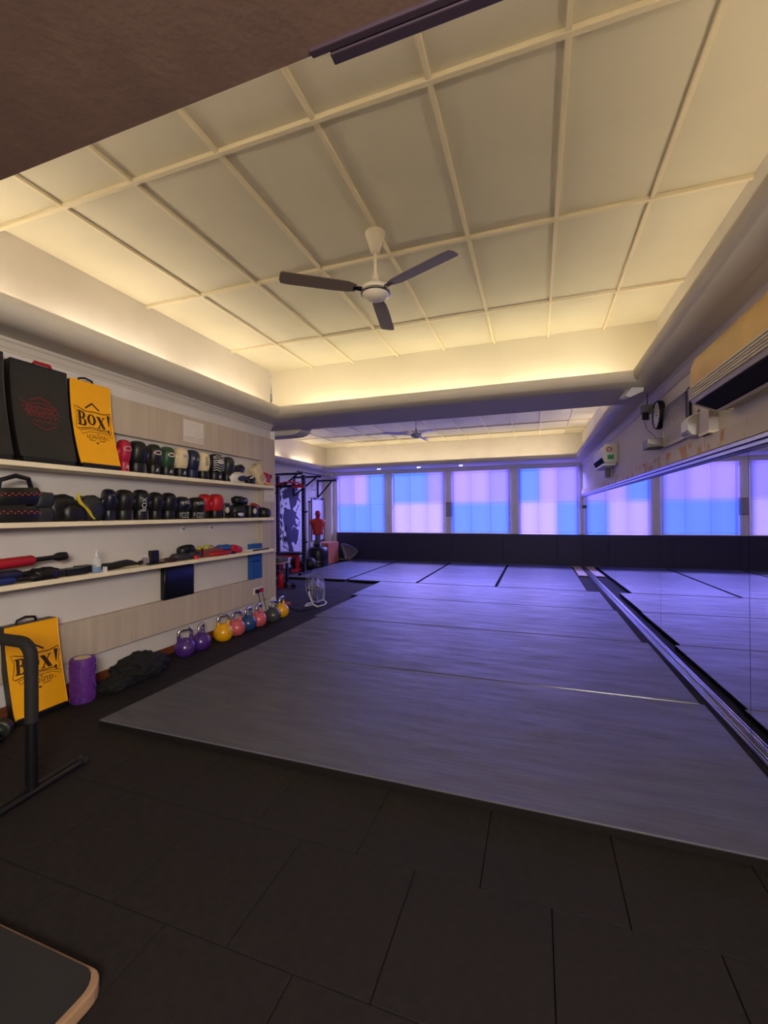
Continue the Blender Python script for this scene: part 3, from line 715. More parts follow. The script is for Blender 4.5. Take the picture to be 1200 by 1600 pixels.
# ---- kick shields
def shield(name, lab, y0, y1, z0, z1, x0, x1, fm, logo, lm, red=False, trim=M_black, curve=1.7, thick=.095):
    wd = y1-y0; hh = z1-z0
    t = thing(name, lab, 'kick shield', (x0, (y0+y1)/2, z0), 0, group='kick shields')
    dx = x1-x0
    def fx(tt): return dx*tt if curve == 1 else dx*(1-(1-tt)**curve)
    def surf(off):
        return lambda s_, tt: (fx(tt)+off, (s_-.5)*wd, tt*hh)
    n = 14; mb = MB(); P = surf(0)
    vs = []; N_ = 6
    for i in range(n+1):
        for k in range(N_+1): vs.append(P(k/N_, i/n))
    fs = [(i*(N_+1)+k, i*(N_+1)+k+1, (i+1)*(N_+1)+k+1, (i+1)*(N_+1)+k) for i in range(n) for k in range(N_)]
    vs2 = [(x-.006, y, z) for x, y, z in vs]; K = len(vs)
    fs += [tuple(i+K for i in f[::-1]) for f in fs]
    rim = [k for k in range(N_+1)]+[i*(N_+1)+N_ for i in range(1, n+1)]+[n*(N_+1)+k for k in range(N_-1, -1, -1)]+[i*(N_+1) for i in range(n-1, 0, -1)]
    for a, b in zip(rim, rim[1:]+rim[:1]): fs.append((a, b, b+K, a+K))
    mb.add(vs+vs2, fs).build('front_cover', fm, t, smooth=True)
    mb = MB(); secs = []
    for i in range(n+1):
        tt = i/n; x = fx(tt)-.007; z = tt*hh
        secs.append([(x, -wd/2+.003, z), (x, wd/2-.003, z), (x-thick*.92, wd/2-.012, z), (x-thick*.92, -wd/2+.012, z)])
    k = 0
    for s4 in secs: mb.v += [Vector(q) for q in s4]
    for i in range(n):
        for k in range(4): mb.f.append([i*4+k, i*4+(k+1) % 4, (i+1)*4+(k+1) % 4, (i+1)*4+k])
    mb.f += [[0, 1, 2, 3], [n*4+k for k in range(4)]]
    mb.build('foam_body', trim, t)
    if logo:
        Pm = surf(.003)
        AR = hh/wd
        L = []
        def put(vf, sx, sy, dx_, dy_, rot=0): L.append(xf(vf, sx, sy, dx_, dy_, rot))
        Bp = shape_mesh([[(0, 0), (0, .06), (.12, .1), (.12, .9), (0, .94), (0, 1), (.6, 1), (.82, .94), (.9, .8), (.86, .66), (.7, .54), (.92, .44), (1, .28), (.92, .1), (.7, 0)], [(.4, .58), (.4, .92), (.5, .92), (.6, .86), (.6, .66), (.5, .58)], [(.4, .08), (.4, .5), (.55, .5), (.68, .4), (.68, .18), (.55, .08)]])
        Op = shape_mesh([[(.5+.5*math.cos(k*PI/12), .5+.5*math.sin(k*PI/12)) for k in range(24)], [(.5+.2*math.cos(k*PI/12), .5+.4*math.sin(k*PI/12)) for k in range(24)]])
        X1 = shape_mesh([[(.02, 1), (.42, 1), (1, 0), (.6, 0)]]); X2 = shape_mesh([[(.8, 1), (.92, 1), (.18, 0), (.06, 0)]])
        S1 = shape_mesh([[(0, 0), (1, 0), (1, 1), (0, 1)]])
        Ex = shape_mesh([[(.1, 1), (.9, 1), (.55, .32), (.45, .32)]]); Dot = shape_mesh([[(.5+.28*math.cos(k*PI/6), .12+.12*math.sin(k*PI/6)) for k in range(12)]])
        b0 = .50
        put(Bp, .20, .165, .14, b0-.0, -.06); put(Op, .20, .125, .36, b0+.015); put(X1, .2, .13, .58, b0-.005); put(X2, .2, .13, .58, b0-.005)
        for q in ((.575, b0+.12), (.715, b0+.12), (.575, b0-.008), (.70, b0-.008)): put(S1, .075, .01, *q)
        put(Ex, .10, .20, .80, b0-.03, -.12); put(Dot, .10, .16, .79, b0-.045)
        # contour round the word, chevron, banner, underline, diamond
        L.append(stroke([(.09, .71), (.18, .695), (.34, .665), (.55, .672), (.75, .665), (.93, .69), (.945, .64), (.90, .55), (.92, .47), (.86, .44), (.80, .475), (.62, .475), (.45, .49), (.32, .475), (.13, .455), (.09, .475), (.13, .56), (.14, .63)], .010, True))
        L.append(stroke([(.34, .70), (.50, .765), (.66, .70)], .022))
        L.append(stroke([(.17, .435), (.35, .462), (.55, .465), (.75, .455), (.93, .425)], .006)); L.append(stroke([(.17, .435), (.2, .40), (.36, .435), (.56, .44), (.76, .432), (.91, .395), (.93, .425)], .006))
        L.append(stroke([(.34, .345), (.47, .34)], .007)); L.append(stroke([(.57, .34), (.72, .345)], .007)); put(shape_mesh([[(0, 1), (1, 1), (.5, 0)]]), .08, .022, .48, .30)
        L.append(xf(text_mesh('\u0E21\u0E27\u0E22\u0E44\u0E17\u0E22', 1), .15, .15/AR, .53, .385))
        L.append(stroke([(.80+.022*math.cos(k*PI/5), .375+.011*math.sin(k*PI/5)) for k in range(10)], .004, True))
        decal('logo_print', L, lambda X_, Y_: Pm(.52+(X_-.52)*1.09, .53+(Y_-.56)*1.08), lm, t, label='dark print reading BOX! with roof chevron and banner', sub=2)
        # handle on top
        top = P(.5, 1)
        MB().tube([(top[0]-.045, -wd*.24, hh-.01), (top[0]-.045, -wd*.2, hh+.03), (top[0]-.045, -wd*.05, hh+.045), (top[0]-.045, wd*.12, hh+.035), (top[0]-.045, wd*.18, hh-.01)], .008, 8).build('handle', M_blackp, t, smooth=True)
    if red:
        rnd = random.Random(7); Pm = surf(.003); L = []
        zz = lambda a, b, y, n_: [(a+(b-a)*k/n_, y+(.012 if k % 2 else -.012)) for k in range(n_+1)]
        L += [stroke([(.3, .61), (.48, .66), (.66, .61)], .02), stroke([(.12, .6), (.25, .57), (.5, .6), (.78, .57)], .012)]
        for yy, a, b in ((.545, .15, .8), (.5, .18, .82), (.455, .22, .8)): L.append(stroke(zz(a, b, yy, 14), .016))
        L += [stroke(zz(.3, .72, .4, 9), .013), stroke([(.3, .37), (.52, .31), (.74, .37)], .014), xf(text_mesh('BOX', 1), .26, .13, .48, .51)]
        decal('logo_print', L, lambda X_, Y_: Pm(X_, Y_), M_redink, t, label='faded dull red print', sub=2)
    # piping
    ed = [P(0, i/n) for i in range(n+1)]+[P(1, 1-i/n) for i in range(n+1)]
    MB().tube(ed, .004, 6, closed=True).build('piping', fm if logo else trim, t, smooth=True)
    return t
z0 = SH[0]+.035
yl, yr_ = fX(127, 719, -3.26)[1]-.01, fX(188, 727, -3.26)[1]-.01
s1 = shield('kick_shield', 'yellow kick shield with dark BOX! print standing on the top shelf', yl, yr_, z0, 2.455, -3.245, -3.362, M_yellow, True, M_ink, thick=.068, curve=2.0)
MB().box(-.10, .012, -(yr_-yl)/2+.004, (yr_-yl)/2-.004, -.034, .004).build('bottom_trim', M_black, s1, bevel=.008)
PB = mat('worn_black_leather', (34, 33, 34), .5, bump=.12, bscale=50, var=.12, scale=6)
s2 = shield('kick_shield', 'black leather kick shield with faded red print beside the yellow one', 1.925, 2.30, z0, 2.47, -3.24, -3.345, PB, False, None, red=True, thick=.08, curve=2.0)
MB().box(-.09, .012, -.175, .175, -.034, .004).build('bottom_trim', M_black, s2, bevel=.008)
MB().tube([(-.14, -.03, .665), (-.14, -.01, .70), (-.14, .09, .70), (-.14, .11, .66)], .012, 8).build('handle', M_red, s2, smooth=True, label='red handle')
s3 = shield('kick_shield', 'black kick shield cut off by the left edge of the photo, on the top shelf', 1.53, 1.885, z0, 2.49, -3.24, -3.345, PB, False, None, red=True, thick=.08, curve=2.0)
MB().box(-.09, .012, -.165, .165, -.034, .004).build('bottom_trim', M_black, s3, bevel=.008)
# the yellow one on the floor
s4 = shield('kick_shield', 'yellow kick shield with dark BOX! print standing on the floor by the purple roller', 1.905, 2.245, .035, .64, -3.27, -3.375, M_yellow, True, M_ink, curve=1.4)
MB().box(-.10, .008, -.166, .166, -.033, .004).build('bottom_trim', M_black, s4, bevel=.008)
MB().box(-.19, -.108, -.166, .166, .59, .612).build('top_trim', M_black, s4, bevel=.006)

# ---- lowest shelf
Z = SH[2]
def rod(name, lab, p, q, r, m, grip, r2, cat='baton', frac=.72, cap=None):
    c = Vector(p); t = thing(name, lab, cat, p, group='foam batons on the lowest shelf'); d = Vector(q)-c; f = d*frac
    MB().tube([(0, 0, 0), f*.02, f*.97, f], [r*.6, r, r, r*.7], 16).build('foam_tube', m, t, smooth=True)
    MB().tube([f, d*.9], r2, 12).build('grip', grip, t, smooth=True)
    MB().tube([d*.88, d*.93, d], [r2, r2*1.9, r2*1.7], 14).build('end_cap', cap or grip, t, smooth=True)
y = lambda u, x=-3.33: fX(u, 880, x)[1]
rod('foam_baton', 'red foam baton with black handle, topmost at left of the lowest shelf', (-3.33, 1.5, Z+.118), (-3.33, y(103), Z+.148), .036, M_red, M_blackp, .017)
rod('foam_baton', 'dark blue foam baton under the red one', (-3.29, 1.45, Z+.052), (-3.30, y(76), Z+.052), .034, M_navy, M_blackp, .018)
rod('foam_baton', 'black foam baton behind the blue one, under the red one', (-3.375, 1.45, Z+.045), (-3.38, y(86), Z+.045), .04, M_black, M_blackp, .018)
rod('foam_baton', 'thin blue foam stick at front edge of the lowest shelf', (-3.245, 1.5, Z+.026), (-3.245, y(62, -3.245), Z+.026), .022, mat('blue_foam_stick', (28, 40, 110), .6), M_blackp, .016)
pile('strap_bundle', 'tangled black strap bundle right of the batons', 'strap', 68, 893, -3.28, Z, (.12, .2, .09), M_blackp, 31, amp=.25, fold=.04)
pile('strap_bundle', 'small black pouch lying beside the strap bundle', 'pouch', 88, 890, -3.32, Z, (.12, .11, .06), M_blackp, 32, amp=.15)
def casebox(lab, u, w_, d_, h_, x=-3.33, rz=0):
    t = thing('black_case', lab, 'case', (x, y(u, x), Z), rz)
    MB().box(-w_/2, w_/2, -d_/2, d_/2, 0, h_*.75).build('case_body', M_blackp, t, bevel=.006)
    MB().box(-w_/2+.004, w_/2-.004, -d_/2+.004, d_/2-.004, h_*.76, h_).build('case_lid', M_black, t, bevel=.005)
casebox('flat black case left of the hand sanitiser', 112, .12, .17, .05, rz=.1)
casebox('flat black case touching the hand sanitiser from the left', 133, .12, .12, .055, x=-3.37)
# pump bottle
t = thing('pump_bottle', 'clear pump bottle with blue gel on the lowest shelf', 'bottle', (-3.25, y(151, -3.25), Z))
Mclear = bpy.data.materials.new('clear_plastic'); Mclear.use_nodes = True; b = Mclear.node_tree.nodes['Principled BSDF']
b.inputs['Base Color'].default_value = (.9, .95, .97, 1); b.inputs['Roughness'].default_value = .08; b.inputs['Alpha'].default_value = .25
MB().lathe([(.028, 0), (.031, .004), (.031, .09), (.027, .108), (.013, .12), (.012, .128)], 20).build('bottle_body', Mclear, t, smooth=True)
MB().lathe([(.026, .003), (.029, .006), (.029, .042), (.026, .045)], 20).build('gel', mat('blue_gel', (20, 120, 190), .2), t, smooth=True)
MB().lathe([(.015, .126), (.016, .145), (.006, .148), (.005, .17), (.013, .172), (.013, .18)], 16).build('pump', M_white, t, smooth=True)
MB().box(0, .035, -.006, .006, .17, .178).build('nozzle', M_white, t, bevel=.002)
tag(MB().box(-.012, .012, -.012, .012, 0, .04).build('white_tag', M_white, bevel=.002, loc=(-3.235, y(164, -3.235), Z)), 'small white block at the shelf front right of the pump bottle', 'block')
# black strap run and roll of tape, stand
t = thing('resistance_strap', 'long black strap lying along the lowest shelf, right of the pump bottle', 'strap', (-3.32, y(160, -3.32), Z))
L = y(212, -3.32)-y(160, -3.32)
MB().tube([(0, 0, .03), (.02, L*.2, .03), (0, L*.45, .032), (0, L*.7, .04), (0, L*.85, .035), (.01, L, .025)], [.03, .03, .032, .03, .024, .012], 8).build('webbing', M_blackp, t, smooth=True)
MB().tube([(.01, L, .025), (.01, L+.03, .025), (.0, L+.06, .03)], [.008, .02, .018], 8).build('buckle', M_blackp, t, smooth=True)
t = thing('tape_roll', 'clear roll with dull red core, left of the black phone stand', 'tape roll', (-3.33, y(226, -3.33), Z+.042), 0, ry=PI/2*.95)
MB().lathe([(.024, -.018), (.042, -.018), (.042, .018), (.024, .018)], 22).build('film', Mclear, t, smooth=True)
MB().lathe([(.015, -.016), (.026, -.016), (.026, .016), (.015, .016)], 20).build('core', M_redink, t, smooth=True)
t = thing('phone_stand', 'upright black box on flat base, middle of the lowest shelf', 'stand', (-3.31, y(240, -3.31), Z))
MB().box(-.06, .06, -.08, .08, 0, .016).build('base', M_blackp, t, bevel=.006)
MB().box(-.02, .03, -.042, .036, .016, .125).build('upright', M_blackp, t, bevel=.006)
pile('wrap_roll', 'tan and black rolled hand wrap beside the black stand', 'hand wrap', 254, 880, -3.31, Z, (.06, .13, .04), mat('tan_cloth', (120, 100, 76), .8), 41)
pile('strap_bundle', 'dark red-brown pouch on the lowest shelf', 'pouch', 265, 876, -3.30, Z, (.1, .16, .045), mat('dark_maroon_cloth', (54, 20, 26), .7), 42)
pile('shin_guard', 'grey and black flat guard lying under the black cap shape', 'guard', 283, 873, -3.33, Z, (.14, .24, .075), mat('charcoal_leather', (36, 38, 42), .45), 43)
pile('peaked_cap', 'arched black cap on top of the guards on the lowest shelf', 'cap', 291, 862, -3.36, Z+.05, (.12, .2, .1), M_blackp, 44, (.1, 0, 0), None, amp=.12)
pile('shin_guard', 'dark grey glove-like pad right of the black cap', 'guard', 301, 868, -3.32, Z, (.12, .17, .085), MATS['charcoal_leather'], 45)
tag(MB().loft([(0, 0, 0, .022, .03), (0, 0, .03, .02, .028), (0, 0, .038, .01, .014)], 14).build('jar_cover', M_redsteel, smooth=True, loc=(-3.25, y(307, -3.25), Z)), 'small bright red lid at the front of the lowest shelf', 'lid')
t = thing('ball_box', 'dull red open box holding yellow balls on the lowest shelf', 'box', (-3.35, y(326, -3.35), Z))
mb = MB(); 
for q in ((-.07, .07, -.17, .17, 0, .01), (-.07, -.062, -.17, .17, .01, .085), (.062, .07, -.17, .17, .01, .085), (-.07, .07, -.17, -.162, .01, .085), (-.07, .07, .162, .17, .01, .085)): mb.box(*q)
mb.build('box_shell', mat('dull_red_card', (132, 62, 56), .6), t)
MY = mat('yellow_felt', (176, 180, 62), .8)
for k, (dx_, dy_, dz_, m_, l) in enumerate([(-.02, -.13, .085, MY, 'yellow ball at left end of the red box'), (.02, -.06, .095, MY, 'larger yellow ball in the red box, second from left'), (0, .04, .085, mat('tan_ball', (150, 132, 92), .7), 'tan ball in the red box, right of the yellow balls'), (-.03, -.09, .04, MY, 'yellow ball low in the red box')]):
    tag(MB().sphere((0, 0, 0), .033, 16).build('ball', m_, smooth=True, loc=(-3.35+dx_, y(326, -3.35)+dy_, Z+dz_)), l, 'ball', 'balls in the red box')
pile('blue_mitt', 'bright blue folded wrap lying right of the red box', 'hand wrap', 349, 860, -3.33, Z+.045, (.12, .22, .07), M_blue, 51)
pile('red_mitt', 'flat red pad lying under the blue wrap', 'pad', 343, 866, -3.29, Z, (.13, .36, .055), M_red, 52, amp=.08)
pile('red_glove', 'red crumpled glove at right of the blue wrap', 'glove', 366, 860, -3.32, Z, (.11, .2, .1), M_redsteel, 53, (-.2, 0, 0))
tag(MB().box(-.03, .03, -.03, .03, 0, .03).build('dark_blue_roll', M_navy, bevel=.01, loc=(-3.26, y(364, -3.26), Z)), 'tiny navy roll in front of the red crumpled glove', 'roll')
tag(MB().box(-.02, .02, -.03, .03, 0, .05).build('black_box', M_blackp, bevel=.006, loc=(-3.35, y(374, -3.35), Z)), 'tiny black box right of the red crumpled glove', 'box')
tag(MB().box(-.05, .05, -.16, .1, 0, .014).build('white_notebook', M_white, bevel=.003, loc=(-3.32, y(396, -3.32), Z)), 'flat white notebook near right end of the lowest shelf', 'notebook')
tag(MB().box(-.02, .02, -.2, .1, 0, .014).build('black_remote', M_blackp, bevel=.005, loc=(-3.25, y(412, -3.25), Z)), 'slim black remote lying at right end of the lowest shelf', 'remote')
# blue blocks stacked in the alcove corner, black panel on the ledge
for k, (zz, l) in enumerate([(.561, 'lower blue foam block standing in the alcove corner'), (.79, 'upper blue foam block of the stack in the alcove corner, rising behind the shelf')]):
    o = tag(MB().box(-.034, .034, -.11, .11, 0, .224).build('foam_block', M_blue, bevel=.006, loc=(-3.464, 4.78, zz)), l, 'foam block', 'blue foam blocks')
t = thing('seat_cushion', 'square black glossy cushion standing on the laminate ledge under the lowest shelf', 'cushion', (-3.462, 3.485, .561))
MB().loft([(0, 0, 0, .03, .185), (0, 0, .008, .034, .193), (0, 0, .305, .034, .193), (0, 0, .313, .03, .185)], 28, p=9).build('cover', mat('glossy_black_vinyl', (10, 10, 16), .3), t, smooth=True, sharp=50)
MB().tube([(.036, -.18, .01), (.036, .18, .01), (.036, .18, .3), (.036, -.18, .3)], .003, 6, closed=True).build('seam', M_blackp, t)

# ---- small things on the left wall
for u, v, l in ((284, 825, 'small white wall hook under the middle shelf, left one'), (328, 823, 'small white wall hook under the middle shelf, right one')):
    p = fX(u, v, -3.5); t = thing('wall_hook', l, 'hook', (-3.5, p[1], p[2]))
    MB().box(.0, .006, -.022, .022, -.04, .025).build('plate', M_white, t, bevel=.004)
    MB().tube([(.006, 0, -.01), (.03, 0, -.014), (.034, 0, .004)], .005, 8).build('hook', M_grey, t, smooth=True)
# handwritten notice
a = fX(286, 655, LX); b_ = fX(318, 691, LX)
t = thing('paper_notice', 'creased paper sheet with faint handwriting taped to the upper laminate', 'notice', (LX+.003, (a[1]+b_[1])/2, 2.275))
W_, H_ = b_[1]-a[1], .225
MB().box(0, .0015, -W_/2, W_/2, -H_/2, H_/2).build('sheet', M_paper, t)
rnd = random.Random(3); LL = []
for k, (yy, x0_, x1_) in enumerate([(.08, -.42, .3), (.05, -.42, .2), (.02, -.4, -.15), (-.005, .0, .4), (-.035, .05, .42)]):
    x_ = x0_*W_
    while x_ < x1_*W_:
        n_ = rnd.randint(4, 7); LL.append(stroke([(x_+i*.006, yy+rnd.uniform(-.007, .007)) for i in range(n_)], .0016)); x_ += n_*.006+.012
decal('pencil_writing', LL, lambda X_, Y_: (.003, X_, Y_), M_grey, t)
LL = []
for yy in (-.065, -.09):
    x_ = -.45*W_
    while x_ < .42*W_:
        n_ = rnd.randint(4, 8); LL.append(stroke([(x_+i*.005, yy+rnd.uniform(-.007, .007)) for i in range(n_)], .004)); x_ += n_*.005+.012
decal('marker_writing', LL, lambda X_, Y_: (.003, X_, Y_), M_blackp, t)
p = fX(417, 774, LX); t = thing('paper_card', 'white paper card with tiny figure on the end laminate above the middle shelf', 'notice', (LX+.003, 5.05, p[2]))
MB().box(0, .002, -.12, .13, -.085, .085).build('sheet', M_paper, t)
decal('mark', [stroke([(.02, -.02), (.03, .02), (.045, -.02), (.02, .0)], .006)], lambda X_, Y_: (.004, X_, Y_), M_grey, t)
# sockets with two plugs and cables
p = fX(402, 923, LX); t = thing('wall_socket', 'white double socket with black and red plugs above the kettlebells', 'socket', (LX, p[1], p[2]))
MB().box(0, .01, -.09, .09, -.045, .045).build('plate', M_white, t, bevel=.004)
PL = p
t = thing('power_plug', 'black plug with hanging cable in the double socket', 'plug', (LX+.012, PL[1]-.04, PL[2]))
MB().box(0, .04, -.025, .025, -.025, .025).build('plug_body', M_blackp, t, bevel=.008)
MB().tube([(.03, 0, -.02), (.04, .01, -.08), (.03, .04, -.18), (.03, .06, -.3), (.05, .07, -.37)], .004, 6).build('cable', M_blackp, t, smooth=True)
t = thing('power_plug', 'red plug with hanging cable in the double socket', 'plug', (LX+.012, PL[1]+.045, PL[2]+.005))
MB().box(0, .04, -.025, .025, -.025, .025).build('plug_body', M_red, t, bevel=.008)
MB().tube([(.03, 0, -.02), (.04, .02, -.1), (.03, .06, -.2), (.04, .08, -.3), (.05, .09, -.37)], .004, 6).build('cable', M_blackp, t, smooth=True)

# ================================================================== FLOOR GEAR, LEFT
KB = [(289, M_wallpurple, 'purple', 'purple competition kettlebell nearest the camera, front of the row', .95, 0, None),
      (314, M_wallpurple, 'purple', 'purple competition kettlebell second in the row, handle turned sideways', .93, .75, None),
      (349, mat('yellow_enamel', (232, 168, 10), .3, coat=.3), 'y', 'yellow competition kettlebell beside the second purple one', 1.0, .1, None),
      (370, mat('salmon_enamel', (206, 96, 104), .3, coat=.3), 's', 'salmon kettlebell between the yellow and the blue ones', .95, .25, None),
      (388, mat('steel_blue_enamel', (34, 70, 122), .3, coat=.3), 'b', 'blue competition kettlebell between the two salmon ones', .94, .5, None),
      (404.5, MATS['salmon_enamel'], 's2', 'salmon kettlebell between the blue and the grey ones', .95, .55, None),
      (427, mat('grey_enamel', (66, 68, 74), .35, coat=.3), 'g', 'grey competition kettlebell second from the far end', .95, .3, None),
      (440.5, MATS['yellow_enamel'], 'y2', 'yellow kettlebell at the far end of the row by the wall corner', .95, .5, None)]
for u, m_, _, lab, sc, rz, _2 in KB:
    x = {427: -3.25, 440.5: -3.29}.get(u, -3.30)
    p = fX(u, 1000, x); t = thing('kettlebell', lab, 'kettlebell', (x, p[1], 0), rz-.35, group='competition kettlebells')
    r = .105*sc; prof = [(r*.62, 0), (r*.68, .006)]
    for k in range(1, 16):
        th = PI*(.77-.72*k/15); prof.append((r*math.sin(th), r*.76-r*math.cos(th)*1.0*-1 if False else r*.78+r*math.cos(PI-th)*-1))
    MB().lathe(prof, 28).build('ball', m_, t, smooth=True, sharp=60)
    top = r*1.72
    for s_ in (-1, 1): MB().tube([(0, s_*r*.52, top-r*.45), (0, s_*r*.60, top-.01), (0, s_*r*.64, top+.035)], [.024, .018, .0165], 12).build('horn', m_, t, smooth=True)
    hp = [(0, -r*.64, top+.03), (0, -r*.66, top+.055), (0, -r*.6, top+.078), (0, -r*.42, top+.09), (0, r*.42, top+.09), (0, r*.6, top+.078), (0, r*.66, top+.055), (0, r*.64, top+.03)]
    MB().tube(hp, .0165, 12).build('handle', M_steel, t, smooth=True, label='bare steel handle')
    f = lambda X_, Y_: ((math.sqrt(max(0, (r*1.012)**2-X_**2-Y_**2))), X_, r*.95+Y_)
    decal('emblem', [stroke([(-.02, -.012), (-.005, .016), (.006, -.008), (.022, .014)], .006), stroke([(-.024, -.02), (.024, -.018)], .004)], f, M_ink if 'purple' not in lab else M_grey, t)
# purple roller with raised blocks
t = thing('foam_roller', 'purple grid foam roller standing upright by the yellow kick shield', 'foam roller', (-3.245, 2.34, 0))
MB().lathe([(.05, .0), (.078, .0), (.08, .004), (.08, .321), (.078, .325), (.056, .325), (.052, .318), (.05, .30)], 30).build('tube', M_purple, t, smooth=True, sharp=40)
MB().lathe([(.0525, .302), (.0555, .3255), (.05, .3265), (.001, .312)], 24).build('core_ring', M_cream, t, smooth=True, label='cream inner core')
blk = MB(); 
for j in range(8):
    for k in range(12):
        if (j+k) % 3 == 0: continue
        an = 2*PI*k/12+.1*(j % 2); blk.box(.076, .085, -.016, .016, .012+j*.038, .044+j*.038, M=Matrix.Rotation(an, 4, 'Z'))
blk.build('grip_blocks', M_purple, t, bevel=.003, kind='stuff')
# jacket heap
t = thing('black_jacket', 'crumpled black jacket lying on the floor beside the brown skirting', 'jacket', (-3.27, 2.86, 0), .15)
blobmesh((.34, .48, .2), 61, .26, n=56, freq=3.0, fold=.022, sq=2.2).build('jacket_body', mat('black_cloth', (10, 10, 11), .85, bump=.4, bscale=40), t, smooth=True, sharp=80)
blobmesh((.2, .3, .12), 62, .3, n=40, freq=4, fold=.02, sq=2.2).build('sleeve', MATS['black_cloth'], t, smooth=True, sharp=80, loc=(.04, -.28, 0))
blobmesh((.15, .26, .1), 63, .3, n=40, freq=4, fold=.02, sq=2.2).build('sleeve', MATS['black_cloth'], t, smooth=True, sharp=80, loc=(.0, .22, 0))
# dip stand
t = thing('dip_stand', 'black dip stand with foam grip and floor tubes before the yellow floor shield', 'dip stand', (-2.4, 1.47, 0))
MB().tube([(0, 0, .03), (0, 0, .36)], .026, 16).build('lower_post', M_blackm, t, smooth=True)
pts = [(0, 0, .36), (0, 0, .68)]+[(-.08+.08*math.cos(a_*PI/16), 0, .68+.08*math.sin(a_*PI/16)) for a_ in range(1, 9)]+[(-.62, 0, .76)]
MB().tube(pts, .029, 16).build('foam_grip', M_foam, t, smooth=True)
MB().tube([(0, 0, .355), (0, 0, .366)], .031, 16).build('collar', M_blackm, t, smooth=True)
MB().tube([(-.70, 0, .03), (-.70, 0, .68), (-.62, 0, .76)], .026, 12).build('far_post', M_blackm, t, smooth=True)
for dx_ in (-.045, .0): MB().tube([(dx_+.06, -.34, .02), (dx_-.03+.02, .28, .02)], .015, 10).build('floor_tube', M_blackm, t, smooth=True)
for dx_ in (-.70,): MB().tube([(dx_+.06, -.34, .02), (dx_-.03, .28, .02)], .015, 10).build('floor_tube', M_blackm, t, smooth=True)
for dx_, yy in ((-.055, .28), (-.01, .28)): MB().tube([(dx_, yy-.02, .02), (dx_-.002, yy+.012, .02)], .021, 10).build('rubber_cap', M_foam, t, smooth=True)
# dumbbell with olive plates
def dumbbell(lab, loc, rz, m, r=.06, L=.26, bar=M_steel, n=6):
    t = thing('dumbbell', lab, 'dumbbell', loc, rz, group='dumbbells')
    for s_ in (-1, 1): MB().tube([(0, s_*L*.5, r), (0, s_*L*.48, r), (0, s_*L*.26, r), (0, s_*L*.24, r)], [r*.8, r, r, r*.8], n).build('weight', m, t)
    MB().tube([(0, -L*.26, r), (0, L*.26, r)], .015, 12).build('grip', bar, t, smooth=True)
dumbbell('black and olive dumbbell on the floor in front of the yellow shield', (-3.12, 1.70, 0), .7, mat('olive_black_rubber', (22, 28, 20), .5), .06, .26, n=14)
# board at lower left
t = thing('step_platform', 'black topped low platform with beige rounded edge at the lower left corner', 'platform', (-1.75, .55, 0))
pr = [(-.7, -.35), (.52, -.35), (.55, -.31)]+[(.49+.06*math.cos(a_*PI/12), .33+.06*math.sin(a_*PI/12)) for a_ in range(0, 7)]+[(-.7, .39)]
MB().prism(pr, 'z', .004, .045).build('rim', mat('beige_edge', (150, 118, 88), .7), t, bevel=.006)
MB().prism([(x_-.02 if x_ > 0 else x_, y_-.012 if y_ > 0 else y_) for x_, y_ in pr], 'z', .045, .054).build('top', mat('dark_slate_top', (30, 30, 34), .6, var=.2, scale=5), t, bevel=.003)

# floor fan
p = fZ(488, 948, 0)
t = thing('floor_fan', 'round silver floor fan with wire cage and white tube stand on the rubber floor', 'fan', (p[0], p[1]+.12, 0), 1.6)
Mw = mat('grey_wire', (150, 150, 158), .4, metal=.6)
CZ = .27; RR = .225; tl = Matrix.Translation((0, 0, CZ)) @ Matrix.Rotation(-.2, 4, 'X')
def ringpts(r, yy, n=36): return [tl @ Vector((r*math.cos(2*PI*k/n), yy, r*math.sin(2*PI*k/n))) for k in range(n)]
mb = MB(); mb.tube(ringpts(RR, 0), .006, 6, closed=True); mb.tube(ringpts(RR*.97, -.05), .0035, 5, closed=True); mb.tube(ringpts(RR*.97, .05), .0035, 5, closed=True)
for rr in (.06, .1, .14, .18): mb.tube(ringpts(rr, -.085+(rr/RR)**3*.03), .002, 4, closed=True)
for k in range(40):
    an = 2*PI*k/40; c_, s_ = math.cos(an), math.sin(an)
    for q in (-1, 1): mb.tube([tl @ Vector((r_*c_, q*yy, r_*s_)) for r_, yy in ((.03, .088), (.12, .082), (.19, .066), (RR, 0))], .0016, 3, cap=False)
mb.build('wire_cage', Mw, t, smooth=True)
MB().lathe([(.001, -.01), (.04, -.008), (.045, 0), (.04, .012), (.001, .014)], 20, M=tl @ T(0, -.09, 0, 0, 0, PI/2)).build('hub_badge', mat('lilac_badge', (140, 130, 200), .4), t, smooth=True)
MB().lathe([(.001, 0), (.05, .003), (.05, .1), (.001, .105)], 20, M=tl @ T(0, .02, 0, 0, 0, -PI/2)).build('motor', M_grey, t, smooth=True)
for k in range(3):
    an = 2*PI*k/3+.35; mb = MB(); vs = []
    for i in range(7):
        r_ = .035+.16*i/6; wv = .035+.07*math.sin(min(1, i/5)*PI*.55)
        for s_ in (-1, 1):
            a2 = an+s_*wv/(r_+.03)*.75; vs.append(tl @ Vector((r_*math.cos(a2), -.01+s_*.022, r_*math.sin(a2))))
    vs += [v+tl.to_3x3() @ Vector((0, .004, 0)) for v in vs]; K = 14
    fs = [(2*i, 2*i+1, 2*i+3, 2*i+2) for i in range(6)]+[(K+2*i, K+2*i+2, K+2*i+3, K+2*i+1) for i in range(6)]+[(2*i, 2*i+2, K+2*i+2, K+2*i) for i in range(6)]+[(2*i+1, K+2*i+1, K+2*i+3, 2*i+3) for i in range(6)]+[(12, 13, K+13, K+12), (0, K, K+1, 1)]
    mb.add(vs, fs).build('blade', mat('fan_blade_metal', (180, 180, 205), .35, metal=.5), t, smooth=True)
